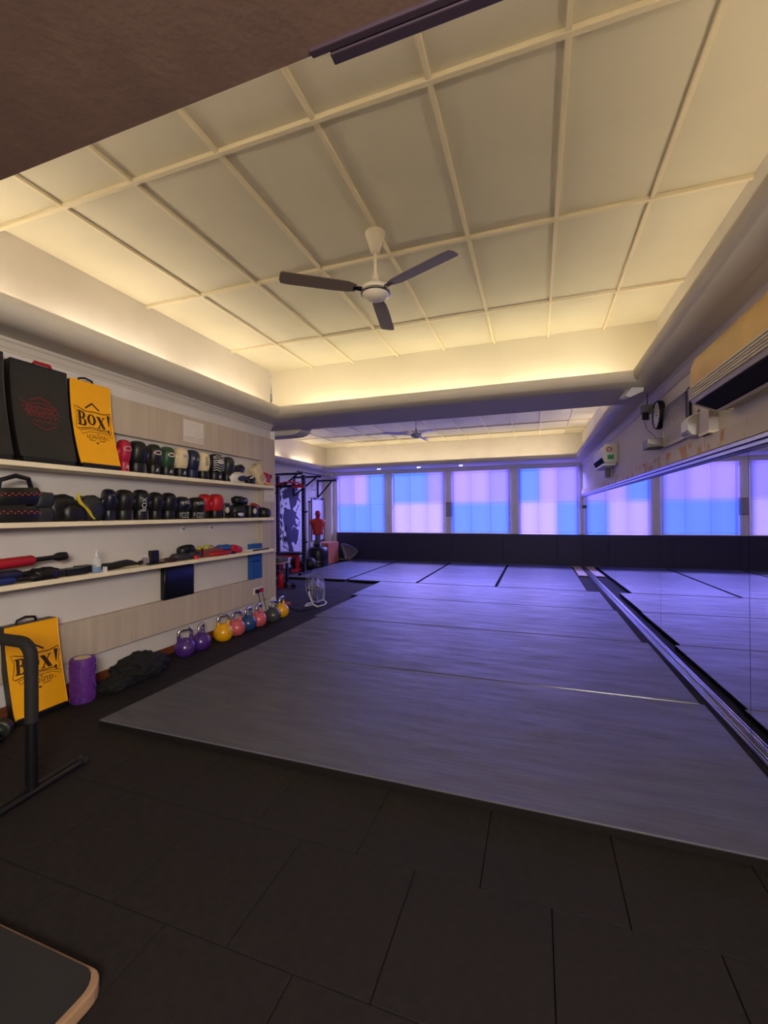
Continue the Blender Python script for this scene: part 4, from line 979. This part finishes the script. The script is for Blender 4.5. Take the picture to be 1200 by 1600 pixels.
MB().tube([(-RR-.015, 0, CZ+.0), (-RR-.02, -.01, CZ-.06), (-RR*.8, -.04, .05), (-RR*.7, -.1, .015), (0, -.14, .013), (RR*.7, -.1, .015), (RR*.8, -.04, .05), (RR+.02, -.01, CZ-.06), (RR+.015, 0, CZ)], .011, 10).build('stand', M_white, t, smooth=True)
MB().tube([(-RR*.78, -.04, .05), (-RR*.75, .1, .013), (0, .15, .013), (RR*.75, .1, .013), (RR*.78, -.04, .05)], .011, 10).build('stand', M_white, t, smooth=True)
for s_ in (-1, 1): MB().tube([(s_*(RR+.012), 0, CZ), (s_*(RR+.04), 0, CZ)], .016, 12).build('tilt_knob', M_blackp, t, smooth=True)
q = fZ(450, 962, 0); o = tag(MB().tube([tuple(fZ(u, v, .006)) for u, v in ((480, 951), (470, 955), (462, 953), (455, 950), (449, 948), (444, 950))], .005, 6).build('power_cable', M_blackp, smooth=True), 'thin black cable running from the floor fan to the wall corner', 'cable')
q = fZ(449, 944, 0); tag(MB().box(-.05, .05, -.03, .03, 0, .03).build('power_adaptor', mat('orange_plug', (196, 90, 60), .5), bevel=.006, loc=(q[0], q[1], 0)), 'small orange plug adaptor on the floor behind the yellow kettlebell', 'adaptor')

# ================================================================== CEILING FANS
def ceiling_fan(lab, x, y, zm, angs, R0=.60, m=M_white, rodm=M_white, chrome=True):
    t = thing('ceiling_fan', lab, 'ceiling fan', (x, y, 3.4), group='three-blade ceiling fans'); dz = zm-3.4
    MB().lathe([(.02, -.175), (.03, -.17), (.05, -.10), (.07, -.045), (.07, -.028), (.02, -.001)], 24).build('canopy', m, t, smooth=True, sharp=60)
    MB().tube([(0, 0, -.14), (0, 0, dz+.09)], .011, 10).build('rod', rodm, t, smooth=True)
    MB().lathe([(.013, dz+.13), (.02, dz+.115), (.04, dz+.055), (.085, dz+.035), (.10, dz+.015), (.103, dz-.012), (.098, dz-.02), (.075, dz-.045), (.04, dz-.06), (.001, dz-.064)], 32).build('motor_housing', m, t, smooth=True, sharp=60)
    if chrome: MB().lathe([(.100, dz-.024), (.106, dz-.02), (.107, dz-.012), (.104, dz-.006)], 32).build('trim_ring', M_steel, t, smooth=True)
    bm_ = mat('grey_fan_blade', (122, 108, 94), .5) if chrome else mat('lilac_grey_fan_blade', (216, 208, 222), .4)
    for a in angs:
        M = Matrix.Rotation(a, 4, 'Z') @ Matrix.Translation((0, 0, dz+.005)) @ Matrix.Rotation(R_(9), 4, 'X')
        MB().prism([(.085, -.02), (.16, -.016), (.16, .016), (.085, .02)], 'z', -.006, .002, M=M).build('bracket', M_blackp if chrome else bm_, t)
        pr = [(.14, -.036), (.2, -.05), (.3, -.056), (R0-.05, -.06), (R0-.01, -.054), (R0, -.02), (R0-.004, .045), (R0-.02, .058), (.3, .058), (.2, .056), (.14, .034)]
        MB().prism(pr, 'z', -.002, .003, M=M).build('blade', bm_, t, bevel=.001)
    return t
def ang(u, v, x, y, z): p = fZ(u, v, z); return math.atan2(p[1]-y, p[0]-x)
fx_, fy_ = -1.055, 2.86
ceiling_fan('three-blade ceiling fan with white motor hanging from the nearest ceiling tray', fx_, fy_, 2.96, [ang(430, 432, fx_, fy_, 2.965), ang(722, 388, fx_, fy_, 2.965), ang(606, 515, fx_, fy_, 2.965)], .66, mat('cream_fan_paint', (230, 220, 198), .45), MATS['cream_fan_paint'])
ceiling_fan('small distant three-blade fan hanging from the far ceiling tray', -2.22, 8.26, 2.93, [ang(686, 667, -2.22, 8.26, 2.93), ang(671, 690, -2.22, 8.26, 2.93), ang(606, 677, -2.22, 8.26, 2.93)], .7, mat('cool_white_paint', (196, 196, 214), .5), chrome=False)

# ================================================================== RIGHT WALL
def rwt(name, lab, cat, y, z, off=0, group=None):
    return thing(name, lab, cat, (XR(y)-off, y, z), ANG, group=group)
# big yellowed air conditioner: local -x into the room, y along the wall
y1 = 3.47; Lc = 1.15
t = rwt('air_conditioner', 'large yellowed wall air conditioner with dark louver above the mirror', 'air conditioner', y1-Lc, 0)
pf = [(0, 2.46), (-.17, 2.46), (-.215, 2.42), (-.235, 2.36), (-.24, 2.235), (0, 2.235)]
MB().prism(pf, 'y', 0, Lc).build('upper_shell', M_gold, t, bevel=.004, smooth=True)
MB().prism([(0, 2.235), (-.243, 2.235), (-.246, 2.15), (-.225, 2.12), (-.0, 2.235)], 'y', .0, Lc).build('lower_shell', M_lightgold, t, bevel=.003)
for k in range(5): MB().prism([(-.24, 2.222-k*.017), (-.254, 2.22-k*.017), (-.254, 2.212-k*.017), (-.24, 2.21-k*.017)], 'y', .01, Lc-.012).build('front_slat', M_white if k % 2 else M_lightgold, t)
MB().prism([(-.222, 2.128), (-.215, 2.12), (-.09, 2.062), (-.05, 2.062), (-.05, 2.13)], 'y', .03, Lc-.03).build('air_outlet', M_matte, t)
MB().prism([(-.222, 2.11), (-.226, 2.118), (-.12, 2.072), (-.118, 2.064)], 'y', .05, Lc-.06).build('louver', mat('dark_louver', (30, 28, 30), .8, spec=.2), t)
MB().prism([(0, 2.235), (-.10, 2.2), (-.10, 2.062), (-.085, 2.055), (0, 2.075)], 'y', .0, Lc).build('bottom_shell', M_lightgold, t, bevel=.003)
MB().prism([(0, 2.235), (-.243, 2.235), (-.246, 2.15), (-.225, 2.12), (-.10, 2.062), (0, 2.062)], 'y', Lc-.028, Lc+.002).build('end_cap', M_lightgold, t, bevel=.006)
tr_ = rwt('pipe_trunk', 'grey vertical trunking below the yellowed air conditioner', 'trunking', 3.78, 1.955)
MB().box(-.06, 0, -.09, .09, 0, .28).build('duct', mat('pale_grey_duct', (190, 182, 176), .5), tr_, bevel=.004)
MB().box(-.065, 0, -.095, .095, .0, .02).build('collar', M_lightgold, tr_, bevel=.003)
tr_ = rwt('pipe_trunk', 'short vertical trunking above left end of the yellowed air conditioner', 'trunking', 3.62, 2.3)
MB().box(-.05, 0, -.06, .06, 0, .24).build('duct', MATS['pale_grey_duct'], tr_, bevel=.004)
MB().tube([(-.055, -.07, .06), (-.055, -.02, .12), (-.05, .05, .16)], .006, 6).build('pipe', M_blackp, tr_)
t = rwt('air_freshener', 'small white wall dispenser between the poster and the air conditioner trunking', 'dispenser', 4.05, 1.98)
MB().prism([(0, 0), (-.08, .012), (-.105, .05), (-.105, .13), (-.07, .17), (0, .17)], 'y', -.085, .085).build('housing', M_white, t, bevel=.006, smooth=True)
MB().box(-.106, -.09, -.07, .07, .02, .05).build('grille', M_grey, t, bevel=.003)
tag(MB().prism([(0, 0), (-.05, .0), (0, .08)], 'y', -.03, .03).build('wall_bracket', M_blackp, loc=tuple(rw(3.93, 0, 2.16))), 'small black triangular bracket above the white dispenser', 'bracket')
# poster board
ym = 4.62; hw = .33
t = rwt('poster', 'grey poster with pale lettering and faint figures above the ledge', 'poster', ym, 2.21, .02)
MP1 = bpy.data.materials.new('poster_print'); MP1.use_nodes = True; nt = MP1.node_tree; b = nt.nodes['Principled BSDF']
tc = nt.nodes.new('ShaderNodeTexCoord'); sp = nt.nodes.new('ShaderNodeSeparateXYZ'); r = nt.nodes.new('ShaderNodeValToRGB')
r.color_ramp.elements[0].color = rgb(178, 166, 166); r.color_ramp.elements[1].color = rgb(96, 92, 100); r.color_ramp.elements[1].position = .8
nt.links.new(tc.outputs['Generated'], sp.inputs[0]); nt.links.new(sp.outputs[2], r.inputs[0]); nt.links.new(r.outputs[0], b.inputs['Base Color']); b.inputs['Roughness'].default_value = .35
MB().box(-.004, 0, -hw, hw, -.195, .2).build('print', MP1, t)
MB().box(.001, .018, -hw-.0, hw, -.19, .195).build('backing', M_blackp, t)
MB().box(-.0, .018, -hw-.07, -hw-.002, -.15, .215).build('side_strip', M_blackp, t)
PM = lambda X_, Y_: (-.006, -X_, Y_)
fp = mat('poster_pale_ink', (176, 168, 170), .5)
rnd = random.Random(11); L = []
for k, (yy, wdt, th) in enumerate([(.125, .22, .012), (.098, .36, .022), (.072, .18, .008)]):
    x_ = -wdt/2+.02
    while x_ < wdt/2:
        L.append(stroke([(x_, yy-th/2), (x_, yy+th/2), (x_+.018, yy+th/2), (x_+.018, yy), (x_, yy)], .005)); x_ += .03
for k in range(6):
    cx, cy, rr = -.2+k*.08, -.02+rnd.uniform(-.05, .03), .022
    L.append(shape_mesh([[(cx+rr*math.cos(q*PI/6), cy+rr*math.sin(q*PI/6)*1.1) for q in range(12)]]))
    L.append(shape_mesh([[(cx-.035, -.15), (cx-.04, cy-.05), (cx-.015, cy-.03), (cx+.02, cy-.03), (cx+.04, cy-.06), (cx+.03, -.15)]]))
decal('faint_figures', L, PM, fp, t)['kind'] = 'stuff'
# wall clock
t = rwt('wall_clock', 'round wall clock with black rim and white face by the poster', 'clock', 5.08, 2.375)
MC_ = Matrix.Rotation(-PI/2, 4, 'Y')
MB().lathe([(.001, 0), (.14, 0), (.145, .01), (.145, .045), (.138, .055), (.126, .052), (.126, .04), (.001, .04)], 36, M=MC_).build('case', M_blackp, t, smooth=True, sharp=40)
MB().lathe([(.001, .04), (.125, .04), (.125, .046), (.001, .046)], 32, M=MC_).build('dial', M_white, t)
for a, l_, w_ in ((1.9, .06, .008), (.3, .09, .005)):
    MB().box(-.05, -.047, -w_/2, w_/2, -.01, l_, M=Matrix.Rotation(a, 4, 'X')).build('hand', M_blackp, t)
for k in range(12):
    a = k*PI/6; MB().box(-.049, -.0465, -.003, .003, .098, .11, M=Matrix.Rotation(a, 4, 'X')).build('hour_mark', M_blackp, t)
# little speaker and hanging sensor
t = rwt('wall_speaker', 'small black and silver speaker box on the wall below the clock', 'speaker', 5.0, 2.03)
MB().box(-.155, -.005, -.06, .15, 0, .09).build('cabinet', M_blackp, t, bevel=.004)
MB().prism([(-.158, .004), (-.156, .086), (-.02, .086), (-.02, .004)], 'y', -.066, -.061).build('face', M_steel, t, label='silver face')
MB().prism([(-.156, .004), (-.156, .045), (-.02, .004)], 'y', -.069, -.066).build('dark_wedge', M_grey, t)
t = thing('sensor_box', 'small grey box hanging from the soffit by a rod, above the speaker', 'sensor', (XR(5.2)-.10, 5.2, SZ), .3)
MB().tube([(0, 0, 0), (0, 0, -.13)], .005, 8).build('rod', M_blackp, t)
MB().box(-.05, .05, -.04, .04, -.22, -.13).build('housing', M_grey, t, bevel=.005)
t = thing('power_adaptor', 'small black adaptor hanging below the grey sensor box', 'adaptor', (XR(5.2)-.14, 5.15, SZ-.2), .3)
MB().box(-.035, .03, -.04, -.02, -.10, -.02).build('body', M_blackp, t, bevel=.005)
pts = [(XR(5.15)-.14, 5.14, 2.34), (XR(5.15)-.13, 5.14, 2.27), (XR(5.15)-.1, 5.13, 2.22), (XR(5.1)-.06, 5.1, 2.17), (XR(5.05)-.05, 5.06, 2.122)]
tag(MB().tube(pts, .003, 6).build('thin_cable', M_grey, smooth=True), 'thin wavy cable from the black adaptor down to the speaker', 'cable')
# emergency light under the beam soffit
t = thing('emergency_light', 'white wedge emergency light under the beam soffit near the right wall', 'emergency light', (.92, 4.98, SZ), .35)
MB().prism([(.09, 0), (-.03, 0), (-.10, -.085), (-.05, -.10), (.09, -.04)], 'y', -.06, .06).build('housing', M_white, t, bevel=.006)
MB().prism([(-.03, -.005), (-.095, -.08), (-.06, -.088), (-.0, -.02)], 'y', -.066, -.06).build('lens', mat('clear_lens', (214, 214, 230), .2), t)
# far air conditioner
t = rwt('air_conditioner', 'far white split air conditioner with red and green labels on its end', 'air conditioner', 7.4, 0)
MB().prism([(0, 2.44), (-.16, 2.44), (-.2, 2.40), (-.21, 2.24), (-.17, 2.15), (0, 2.14)], 'y', 0, 1.0).build('shell', M_white, t, bevel=.008, smooth=True, sharp=40)
MB().prism([(-.208, 2.235), (-.214, 2.23), (-.174, 2.148), (-.166, 2.152)], 'y', .06, .95).build('louver', M_matte, t)
MB().box(-.2, -.02, .0, .9, 2.105, 2.14).build('lower_tray', M_white, t, bevel=.006)
EM = lambda X_, Y_: (X_, -.003, Y_)
decal('energy_label', [shape_mesh([[(-.16, 2.3), (-.07, 2.3), (-.07, 2.40), (-.16, 2.40)]])], EM, M_offw, t, label='white energy label with red arc')
decal('label_arc', [stroke([(-.115+.034*math.cos(PI*k/8), 2.335+.045*math.sin(PI*k/8)) for k in range(9)], .016), stroke([(-.15, 2.325), (-.08, 2.325)], .014)], lambda X_, Y_: (X_, -.005, Y_), M_redsteel, t)
decal('green_label', [shape_mesh([[(-.14, 2.2), (-.05, 2.2), (-.05, 2.265), (-.14, 2.265)]])], EM, mat('green_label_ink', (20, 150, 110), .5), t, label='green label')
t = rwt('pipe_trunk', 'short grey pipe stubs under the far white air conditioner', 'trunking', 7.9, 1.955)
MB().box(-.10, -.04, -.05, .05, 0, .148).build('pipe', M_grey, t, bevel=.004)
MB().box(-.03, 0, -.05, .05, 0, .148).build('pipe', MATS['pale_grey_duct'], t, bevel=.004)

# ================================================================== FAR WALL AND GYM CORNER
# small framed notice between windows two and three
p = fY(702, 796, 12.0)
t = thing('framed_notice', 'small notice with black top and bottom bars between the second and third blinds', 'notice', (p[0], 11.995, p[2]))
MB().box(-.095, .095, -.004, 0, -.19, .19).build('sheet', mat('grey_notice', (150, 146, 150), .7), t)
for z in (-.19, .18): MB().box(-.1, .1, -.012, 0, z, z+.014).build('bar', M_blackp, t, bevel=.002)
# mural panel
GX = -6.1
t = thing('mural_panel', 'tall white wall panel painted with a dark splattered figure', 'mural', (GX+.001, 9.9, 0))
MB().box(0, .012, -.95, .70, .12, 2.45).build('panel', M_white, t)
def gp(x, y):   # from the photo's outline to wall metres (the panel's own plane)
    q = fX(425+x/13.333, 725+y/13.333, GX+.014); return (q[1]-9.9, q[2])
A1 = [(430, 320), (470, 420), (540, 470), (500, 620), (560, 560), (540, 680), (600, 810), (530, 740), (500, 860), (430, 930), (470, 990), (510, 1000), (500, 1090), (560, 1150), (590, 1190), (520, 1140), (480, 1130), (500, 1230), (540, 1280), (500, 1330), (450, 1270), (400, 1370), (450, 1300), (560, 1380), (540, 1560), (500, 1690), (440, 1620), (400, 1650), (340, 1570), (300, 1500), (280, 1380), (240, 1220), (230, 1100), (270, 900), (330, 940), (385, 950), (350, 700), (290, 720), (240, 740), (210, 680), (230, 610), (190, 580), (300, 520), (340, 470), (410, 440)]
L = [shape_mesh([[gp(*q) for q in A1]])]
A2 = [(130, 380), (180, 390), (260, 370), (300, 400), (200, 440), (150, 480), (180, 520), (160, 600), (200, 700), (180, 780), (150, 820), (180, 900), (160, 1000), (200, 1060), (190, 1140), (150, 1090), (130, 900), (120, 600)]
L.append(shape_mesh([[gp(*q) for q in A2]]))
A3 = [(230, 1580), (290, 1490), (330, 1540), (400, 1640), (430, 1720), (450, 1800), (440, 1900), (400, 1910), (350, 1890), (370, 1830), (300, 1760), (240, 1740), (220, 1680), (300, 1740), (350, 1790), (340, 1700), (300, 1600), (260, 1620), (250, 1700)]
L.append(shape_mesh([[gp(*q) for q in A3]]))
for st_ in ([(120, 420), (250, 410), (330, 380), (430, 400)], [(150, 480), (300, 470), (520, 480)], [(520, 520), (560, 600), (540, 700), (590, 800)], [(500, 1080), (560, 1160)], [(560, 850), (500, 980)], [(200, 1400), (240, 1500), (210, 1600)], [(160, 1180), (220, 1260), (200, 1330)], [(540, 1290), (580, 1200)]): L.append(stroke([gp(*q) for q in st_], .035))
rnd = random.Random(2)
for k in range(70):
    q = gp(rnd.uniform(120, 300), rnd.uniform(420, 1650)); r_ = rnd.uniform(.012, .04)
    L.append(shape_mesh([[(q[0]+r_*rnd.uniform(.6, 1.2)*math.cos(i*PI/4), q[1]+r_*rnd.uniform(.6, 1.6)*math.sin(i*PI/4)) for i in range(8)]]))
for k in range(26):
    q = gp(rnd.uniform(470, 600), rnd.uniform(900, 1850)); r_ = rnd.uniform(.006, .018)
    L.append(shape_mesh([[(q[0]+r_*math.cos(i*PI/3), q[1]+r_*math.sin(i*PI/3)) for i in range(6)]]))
decal('painted_figure', L, lambda X_, Y_: (.0135, X_, Y_), M_ink2, t, label='dark blue splattered fighter figure')
# writing on the wall, whiteboard, pole
L = []
for (x0_, x1_, y_, n_) in ((830, 870, 455, 4), (830, 940, 540, 9), (770, 940, 705, 12)):
    for k in range(n_):
        xx_ = x0_+(x1_-x0_)*k/n_; L.append(stroke([gp(xx_, y_+18), gp(xx_+3, y_-14), gp(xx_+9, y_-4)], .012))
o = tag(decal('wall_writing', [(v, f) for v, f in L], lambda X_, Y_: (GX+.004, X_+9.9, Y_), M_grey), 'faint handwritten lines on the white wall above the whiteboard', 'writing')
y0_, y1_ = fX(486, 800, GX)[1], 11.84; zt = fX(498, 780, GX)[2]
t = thing('whiteboard', 'white rectangular board on the wall behind the red striking torso', 'whiteboard', (GX, (y0_+y1_)/2, 0))
hw = (y1_-y0_)/2; MB().box(.0, .02, -hw, hw, .62, zt).build('board', mat('lilac_white_board', (226, 222, 240), .3), t)
for q in ((-hw, hw, .60, .63), (-hw, hw, zt-.015, zt+.015), (hw-.02, hw, .62, zt), (-hw, -hw+.02, .62, zt)): MB().box(0, .03, q[0], q[1], q[2], q[3]).build('frame', M_grey, t)
MB().box(0, .08, -hw*.6, hw*.9, .585, .61).build('pen_tray', M_blackp, t)
for k in (-.5, .6): MB().box(.02, .05, hw*k-.06, hw*k+.06, zt-.02, zt+.03).build('clip', M_blackp, t, bevel=.004)
yy = fX(483, 800, -6.04)[1]
t = thing('leaning_pole', 'tall grey pole standing against the wall left of the whiteboard', 'pole', (-6.03, yy, 0))
MB().tube([(0, 0, .0), (0, 0, 1.72)], .035, 12).build('shaft', mat('grey_beige_pole', (150, 142, 140), .5), t, smooth=True)
MB().tube([(0, 0, 1.72), (0, 0, 1.76)], .04, 12).build('cap', M_blackp, t, smooth=True)
# wall mounted pull-up bar on triangular brackets
t = thing('pull_up_bar', 'black wall-mounted pull-up bar on triangular brackets above the mural', 'pull-up bar', (GX, 10.4, 0))
for yb, ln in ((9.16, .82), (10.12, .82), (11.45, .62)):
    y_ = yb-10.4; x0_ = .015 if yb < 11 else 0
    MB().box(x0_, .04, y_-.03, y_+.03, 1.86, 2.40).build('wall_plate', M_blackm, t, bevel=.004)
    MB().box(.04, ln, y_-.025, y_+.025, 2.34, 2.39).build('arm', M_blackm, t, bevel=.004)
    MB().tube([(.04, y_, 1.9), (ln-.15, y_, 2.345)], .024, 6).build('brace', M_blackm, t)
MB().tube([(.78, -1.4, 2.40), (.78, -.2, 2.40), (.6, 1.12, 2.40)], .018, 10).build('bar', M_blackm, t, smooth=True)
# rack: two posts, beam, red multi grip
t = thing('squat_rack', 'black two-post squat rack with red crossmember in front of the mural', 'rack', (-5.26, 8.6, 0))
for sx, x_ in ((0, .33), (1, -.34)):
    zb = 0 if sx else .043
    MB().box(x_-.035, x_+.035, -.035, .035, zb, 2.27).build('post', M_blackm, t, bevel=.004)
    mb = MB(); 
    for k in range(24): mb.tube([(x_, -.0365, .3+k*.08), (x_, -.034, .3+k*.08)], .011, 8)
    mb.build('post_holes', M_grey, t, kind='stuff')
    MB().box(x_-.04, x_+.04, -.2, .3, zb, zb+.05).build('foot', M_blackm, t, bevel=.004)
MB().box(-.34, .33, -.03, .03, 2.0, 2.06).build('crossbeam', M_blackm, t, bevel=.004)
MB().tube([(-.34, -.04, 2.08), (-.1, -.06, 2.12), (.22, -.06, 2.10), (.34, -.05, 2.02)], .018, 8).build('red_grip_bar', M_redsteel, t, smooth=True, label='red grip bar')
MB().tube([(-.34, -.04, 2.08), (-.4, -.06, 2.02)], .024, 8).build('red_grip_end', M_redsteel, t, smooth=True, label='red grip end')
MB().box(.08, .38, -.09, -.02, 1.985, 2.03).build('red_hook_plate', M_redsteel, t, bevel=.006, label='red plate')
MB().tube([(.06, -.03, 2.1), (.2, -.05, 2.0)], .012, 6).build('strut', M_blackm, t)
for z in (1.43, .75): MB().tube([(.36, -.02, z), (.44, -.03, z+.02)], .02, 8).build('j_hook', M_blackm, t)
# bench
t = thing('weight_bench', 'flat black bench on red steel leg in front of the mural', 'bench', (-5.70, 9.25, 0), .0)
Mb = T(0, 0, 0, .15, -.0)
MB().box(-.34, .36, -.16, .16, .41, .47, M=Mb).build('bench_pad', mat('black_blue_vinyl', (24, 24, 40), .4), t, bevel=.02, smooth=True)
MB().box(.16, .24, -.03, .03, .06, .41, M=Mb).build('leg', M_redsteel, t, bevel=.004)
MB().box(.14, .26, -.26, .26, 0.001, .06, M=Mb).build('foot_bar', M_redsteel, t, bevel=.006)
MB().box(-.3, .24, -.02, .02, .34, .41, M=Mb).build('spine', M_redsteel, t, bevel=.004)
MB().box(-.32, -.26, -.2, .2, .001, .35, M=Mb).build('rear_leg', M_redsteel, t, bevel=.004)
# medicine balls
def ball(lab, X_, Y_, r, z_=0):
    p = (X_, Y_); t = thing('medicine_ball', lab, 'medicine ball', (X_, p[1], z_), group='black medicine balls')
    MB().sphere((0, 0, r), r, 24).build('shell', mat('dark_rubber_ball', (26, 24, 36), .5), t, smooth=True)
    MB().tube([(r*1.0*math.cos(k*PI/14), 0, r+r*1.0*math.sin(k*PI/14)) for k in range(28)], .004, 4, closed=True).build('seam', M_blackp, t)
ball('black medicine ball behind the red bench leg', -5.76, 9.68, .17)
ball('black medicine ball between the rack post and the striking dummy base', -5.33, 9.6, .155)
# striking torso
px = fX(497, 882, -5.47)
t = thing('striking_dummy', 'red rubber torso dummy on grey post and black water base', 'striking dummy', (-5.47, px[1], 0), -.85)
MD = Matrix.Translation((0, 0, .84)) @ Matrix.Diagonal((.84, .84, .70, 1)) @ Matrix.Translation((0, 0, -.8))
MB().lathe([(.24, 0), (.265, .01), (.27, .05), (.262, .07), (.27, .1), (.27, .15), (.262, .17), (.27, .2), (.268, .42), (.25, .48), (.19, .515), (.1, .53), (.085, .60), (.07, .61)], 32).build('water_base', M_blackp, t, smooth=True, sharp=50)
MB().tube([(0, 0, .58), (0, 0, .86)], .075, 16).build('post', mat('grey_post', (84, 84, 98), .5), t, smooth=True)
for k in range(3): MB().tube([(.09*math.cos(k*2.1), .09*math.sin(k*2.1), .57), (.13*math.cos(k*2.1), .13*math.sin(k*2.1), .57)], .02, 8).build('clamp_knob', M_blackp, t)
MB().loft([(0, 0, .80, .12, .15), (0, 0, .82, .13, .165), (0, 0, .9, .125, .165), (0, 0, 1.0, .125, .17), (0, 0, 1.12, .135, .2), (0, -.005, 1.22, .14, .235), (0, 0, 1.30, .13, .255), (0, 0, 1.355, .11, .24), (0, 0, 1.385, .09, .17), (0, 0, 1.41, .07, .10), (.0, 0, 1.44, .062, .066), (.01, 0, 1.475, .062, .062), (.02, 0, 1.50, .082, .068), (.018, 0, 1.56, .098, .078), (.012, 0, 1.63, .1, .08), (.005, 0, 1.68, .085, .07), (0, 0, 1.71, .05, .04), (0, 0, 1.717, .015, .012)], 32, p=2.1, M=MD).build('torso', M_skin, t, smooth=True, sharp=80)
MB().loft([(.012, 0, -.02, .012, .012), (.03, 0, 0, .016, .016), (.012, 0, .05, .008, .008)], 10, M=MD @ T(.10, 0, 1.565)).build('nose', M_skin, t, smooth=True)
for s_ in (-1, 1):
    MB().sphere((.10, s_*.032, 1.605), .014, 10, sq=(.6, 1.2, .7), M=MD).build('eye', M_redink, t, smooth=True)
    MB().sphere((.01, s_*.082, 1.58), .03, 10, sq=(.7, .35, 1.1), M=MD).build('ear', M_skin, t, smooth=True)
    MB().sphere((.112, s_*.085, 1.245), .07, 12, sq=(.4, 1.05, .7), M=MD).build('chest_muscle', M_skin, t, smooth=True)
MB().tube([(.108, -.025, 1.525), (.114, 0, 1.522), (.108, .025, 1.525)], .005, 6, M=MD).build('mouth', M_redink, t, smooth=True)
# plywood box
t = thing('plyo_box', 'orange-brown plywood jump box in the corner beside the striking dummy', 'plyo box', (-5.70, 11.2, 0))
wbx = [(-.235, .235, -.33, -.315, 0, .56), (-.235, .235, .315, .33, 0, .56), (.22, .236, -.315, .315, 0, .56), (-.236, -.22, -.315, .315, 0, .56), (-.236, .236, -.33, .33, .56, .576)]
for q in wbx: MB().box(*q).build('ply_panel', M_ply, t, bevel=.002)
# curved grey shield leaning on the far padding
t = thing('kick_shield', 'curved charcoal grey kick shield leaning against the dark padding below the first blind', 'kick shield', (-5.2, 11.72, .042), .25)
ol = [(-.26, .46), (-.20, .475), (-.05, .45), (.10, .39), (.22, .31), (.27, .25), (.24, .18), (.12, .06), (-.02, 0), (-.12, 0)]
mb = MB(); K = len(ol)
for (dy_, sc_) in ((-.07, .86), (-.09, .97), (-.08, 1.0), (.02, 1.0), (.05, .9)):
    mb.v += [Vector((x_*sc_, dy_-.10*max(0, x_)*1.2, .22+(z_-.22)*sc_)) for x_, z_ in ol]
for q in range(4):
    for k in range(K): mb.f.append([q*K+k, q*K+(k+1) % K, (q+1)*K+(k+1) % K, (q+1)*K+k])
mb.f += [list(range(K)), list(range(4*K, 5*K))]
for v in mb.v: v.z = max(v.z, .0)
mb.build('shield_body', mat('charcoal_vinyl', (100, 98, 112), .45), t, smooth=True, sharp=50)
MB().tube([(-.19, -.075, .44), (-.13, -.09, .25), (-.09, -.085, .03)], .012, 8).build('front_seam', mat('pale_piping', (150, 148, 160), .5), t, smooth=True)
MB().tube([(.24, -.13, .24), (.12, -.115, .10), (-.03, -.095, .02)], .012, 8).build('lower_seam', MATS['pale_piping'], t, smooth=True)

# low dumbbell rack, plates, extinguisher, chrome dumbbell
p = fX(436, 880, -5.0)
t = thing('dumbbell_stand', 'low stand with pale wooden top behind the wall corner, dumbbells below', 'stand', (-5.08, 7.6, 0))
MB().box(-.35, .3, -.2, .2, .40, .425).build('wood_top', mat('pale_wood', (176, 138, 92), .6), t, bevel=.004)
MB().box(-.35, .26, -.17, .17, .425, .52).build('padded_top', mat('grey_green_cloth', (80, 80, 66), .8), t, bevel=.02)
for a, b_ in ((-.3, -.15), (.22, -.15), (-.3, .15), (.22, .15)): MB().box(a, a+.04, b_-.02, b_+.02, 0, .40).build('leg', M_blackm, t)
MT = mat('teal_black_rubber', (20, 44, 44), .5)
for k, (dx_, dy_, z, l) in enumerate([(-.05, 0, .0, 'teal-black dumbbell under the wood-topped stand, on the floor at left'), (.13, .0, .0, 'teal-black dumbbell under the wood-topped stand, on the floor at right'), (.04, 0.0, .125, 'teal-black dumbbell resting on the two under the wood-topped stand')]):
    dumbbell(l, (-5.08+dx_, 7.6+dy_, z), 0, MT, .06, .26)
p = fZ(439, 919, 0)
t = thing('fire_extinguisher', 'small red fire extinguisher on the floor just past the wall corner', 'fire extinguisher', (p[0], p[1], 0), .5)
MB().lathe([(.045, 0), (.052, .006), (.052, .23), (.045, .26), (.02, .275), (.018, .29)], 20).build('cylinder', M_redsteel, t, smooth=True, sharp=60)
MB().box(-.02, .05, -.012, .012, .29, .315).build('valve', M_blackp, t, bevel=.003)
MB().box(-.06, .06, -.01, .01, .315, .328).build('squeeze_handle', M_redsteel, t, bevel=.003)
MB().tube([(.03, 0, .3), (.07, 0, .26), (.068, 0, .14)], .009, 8).build('hose', M_blackp, t, smooth=True)
p = fZ(453, 918, 0)
dumbbell('small black dumbbell with chrome grip on the rubber floor beside the extinguisher', (p[0], p[1], 0), 1.35, M_blackp, .045, .26)
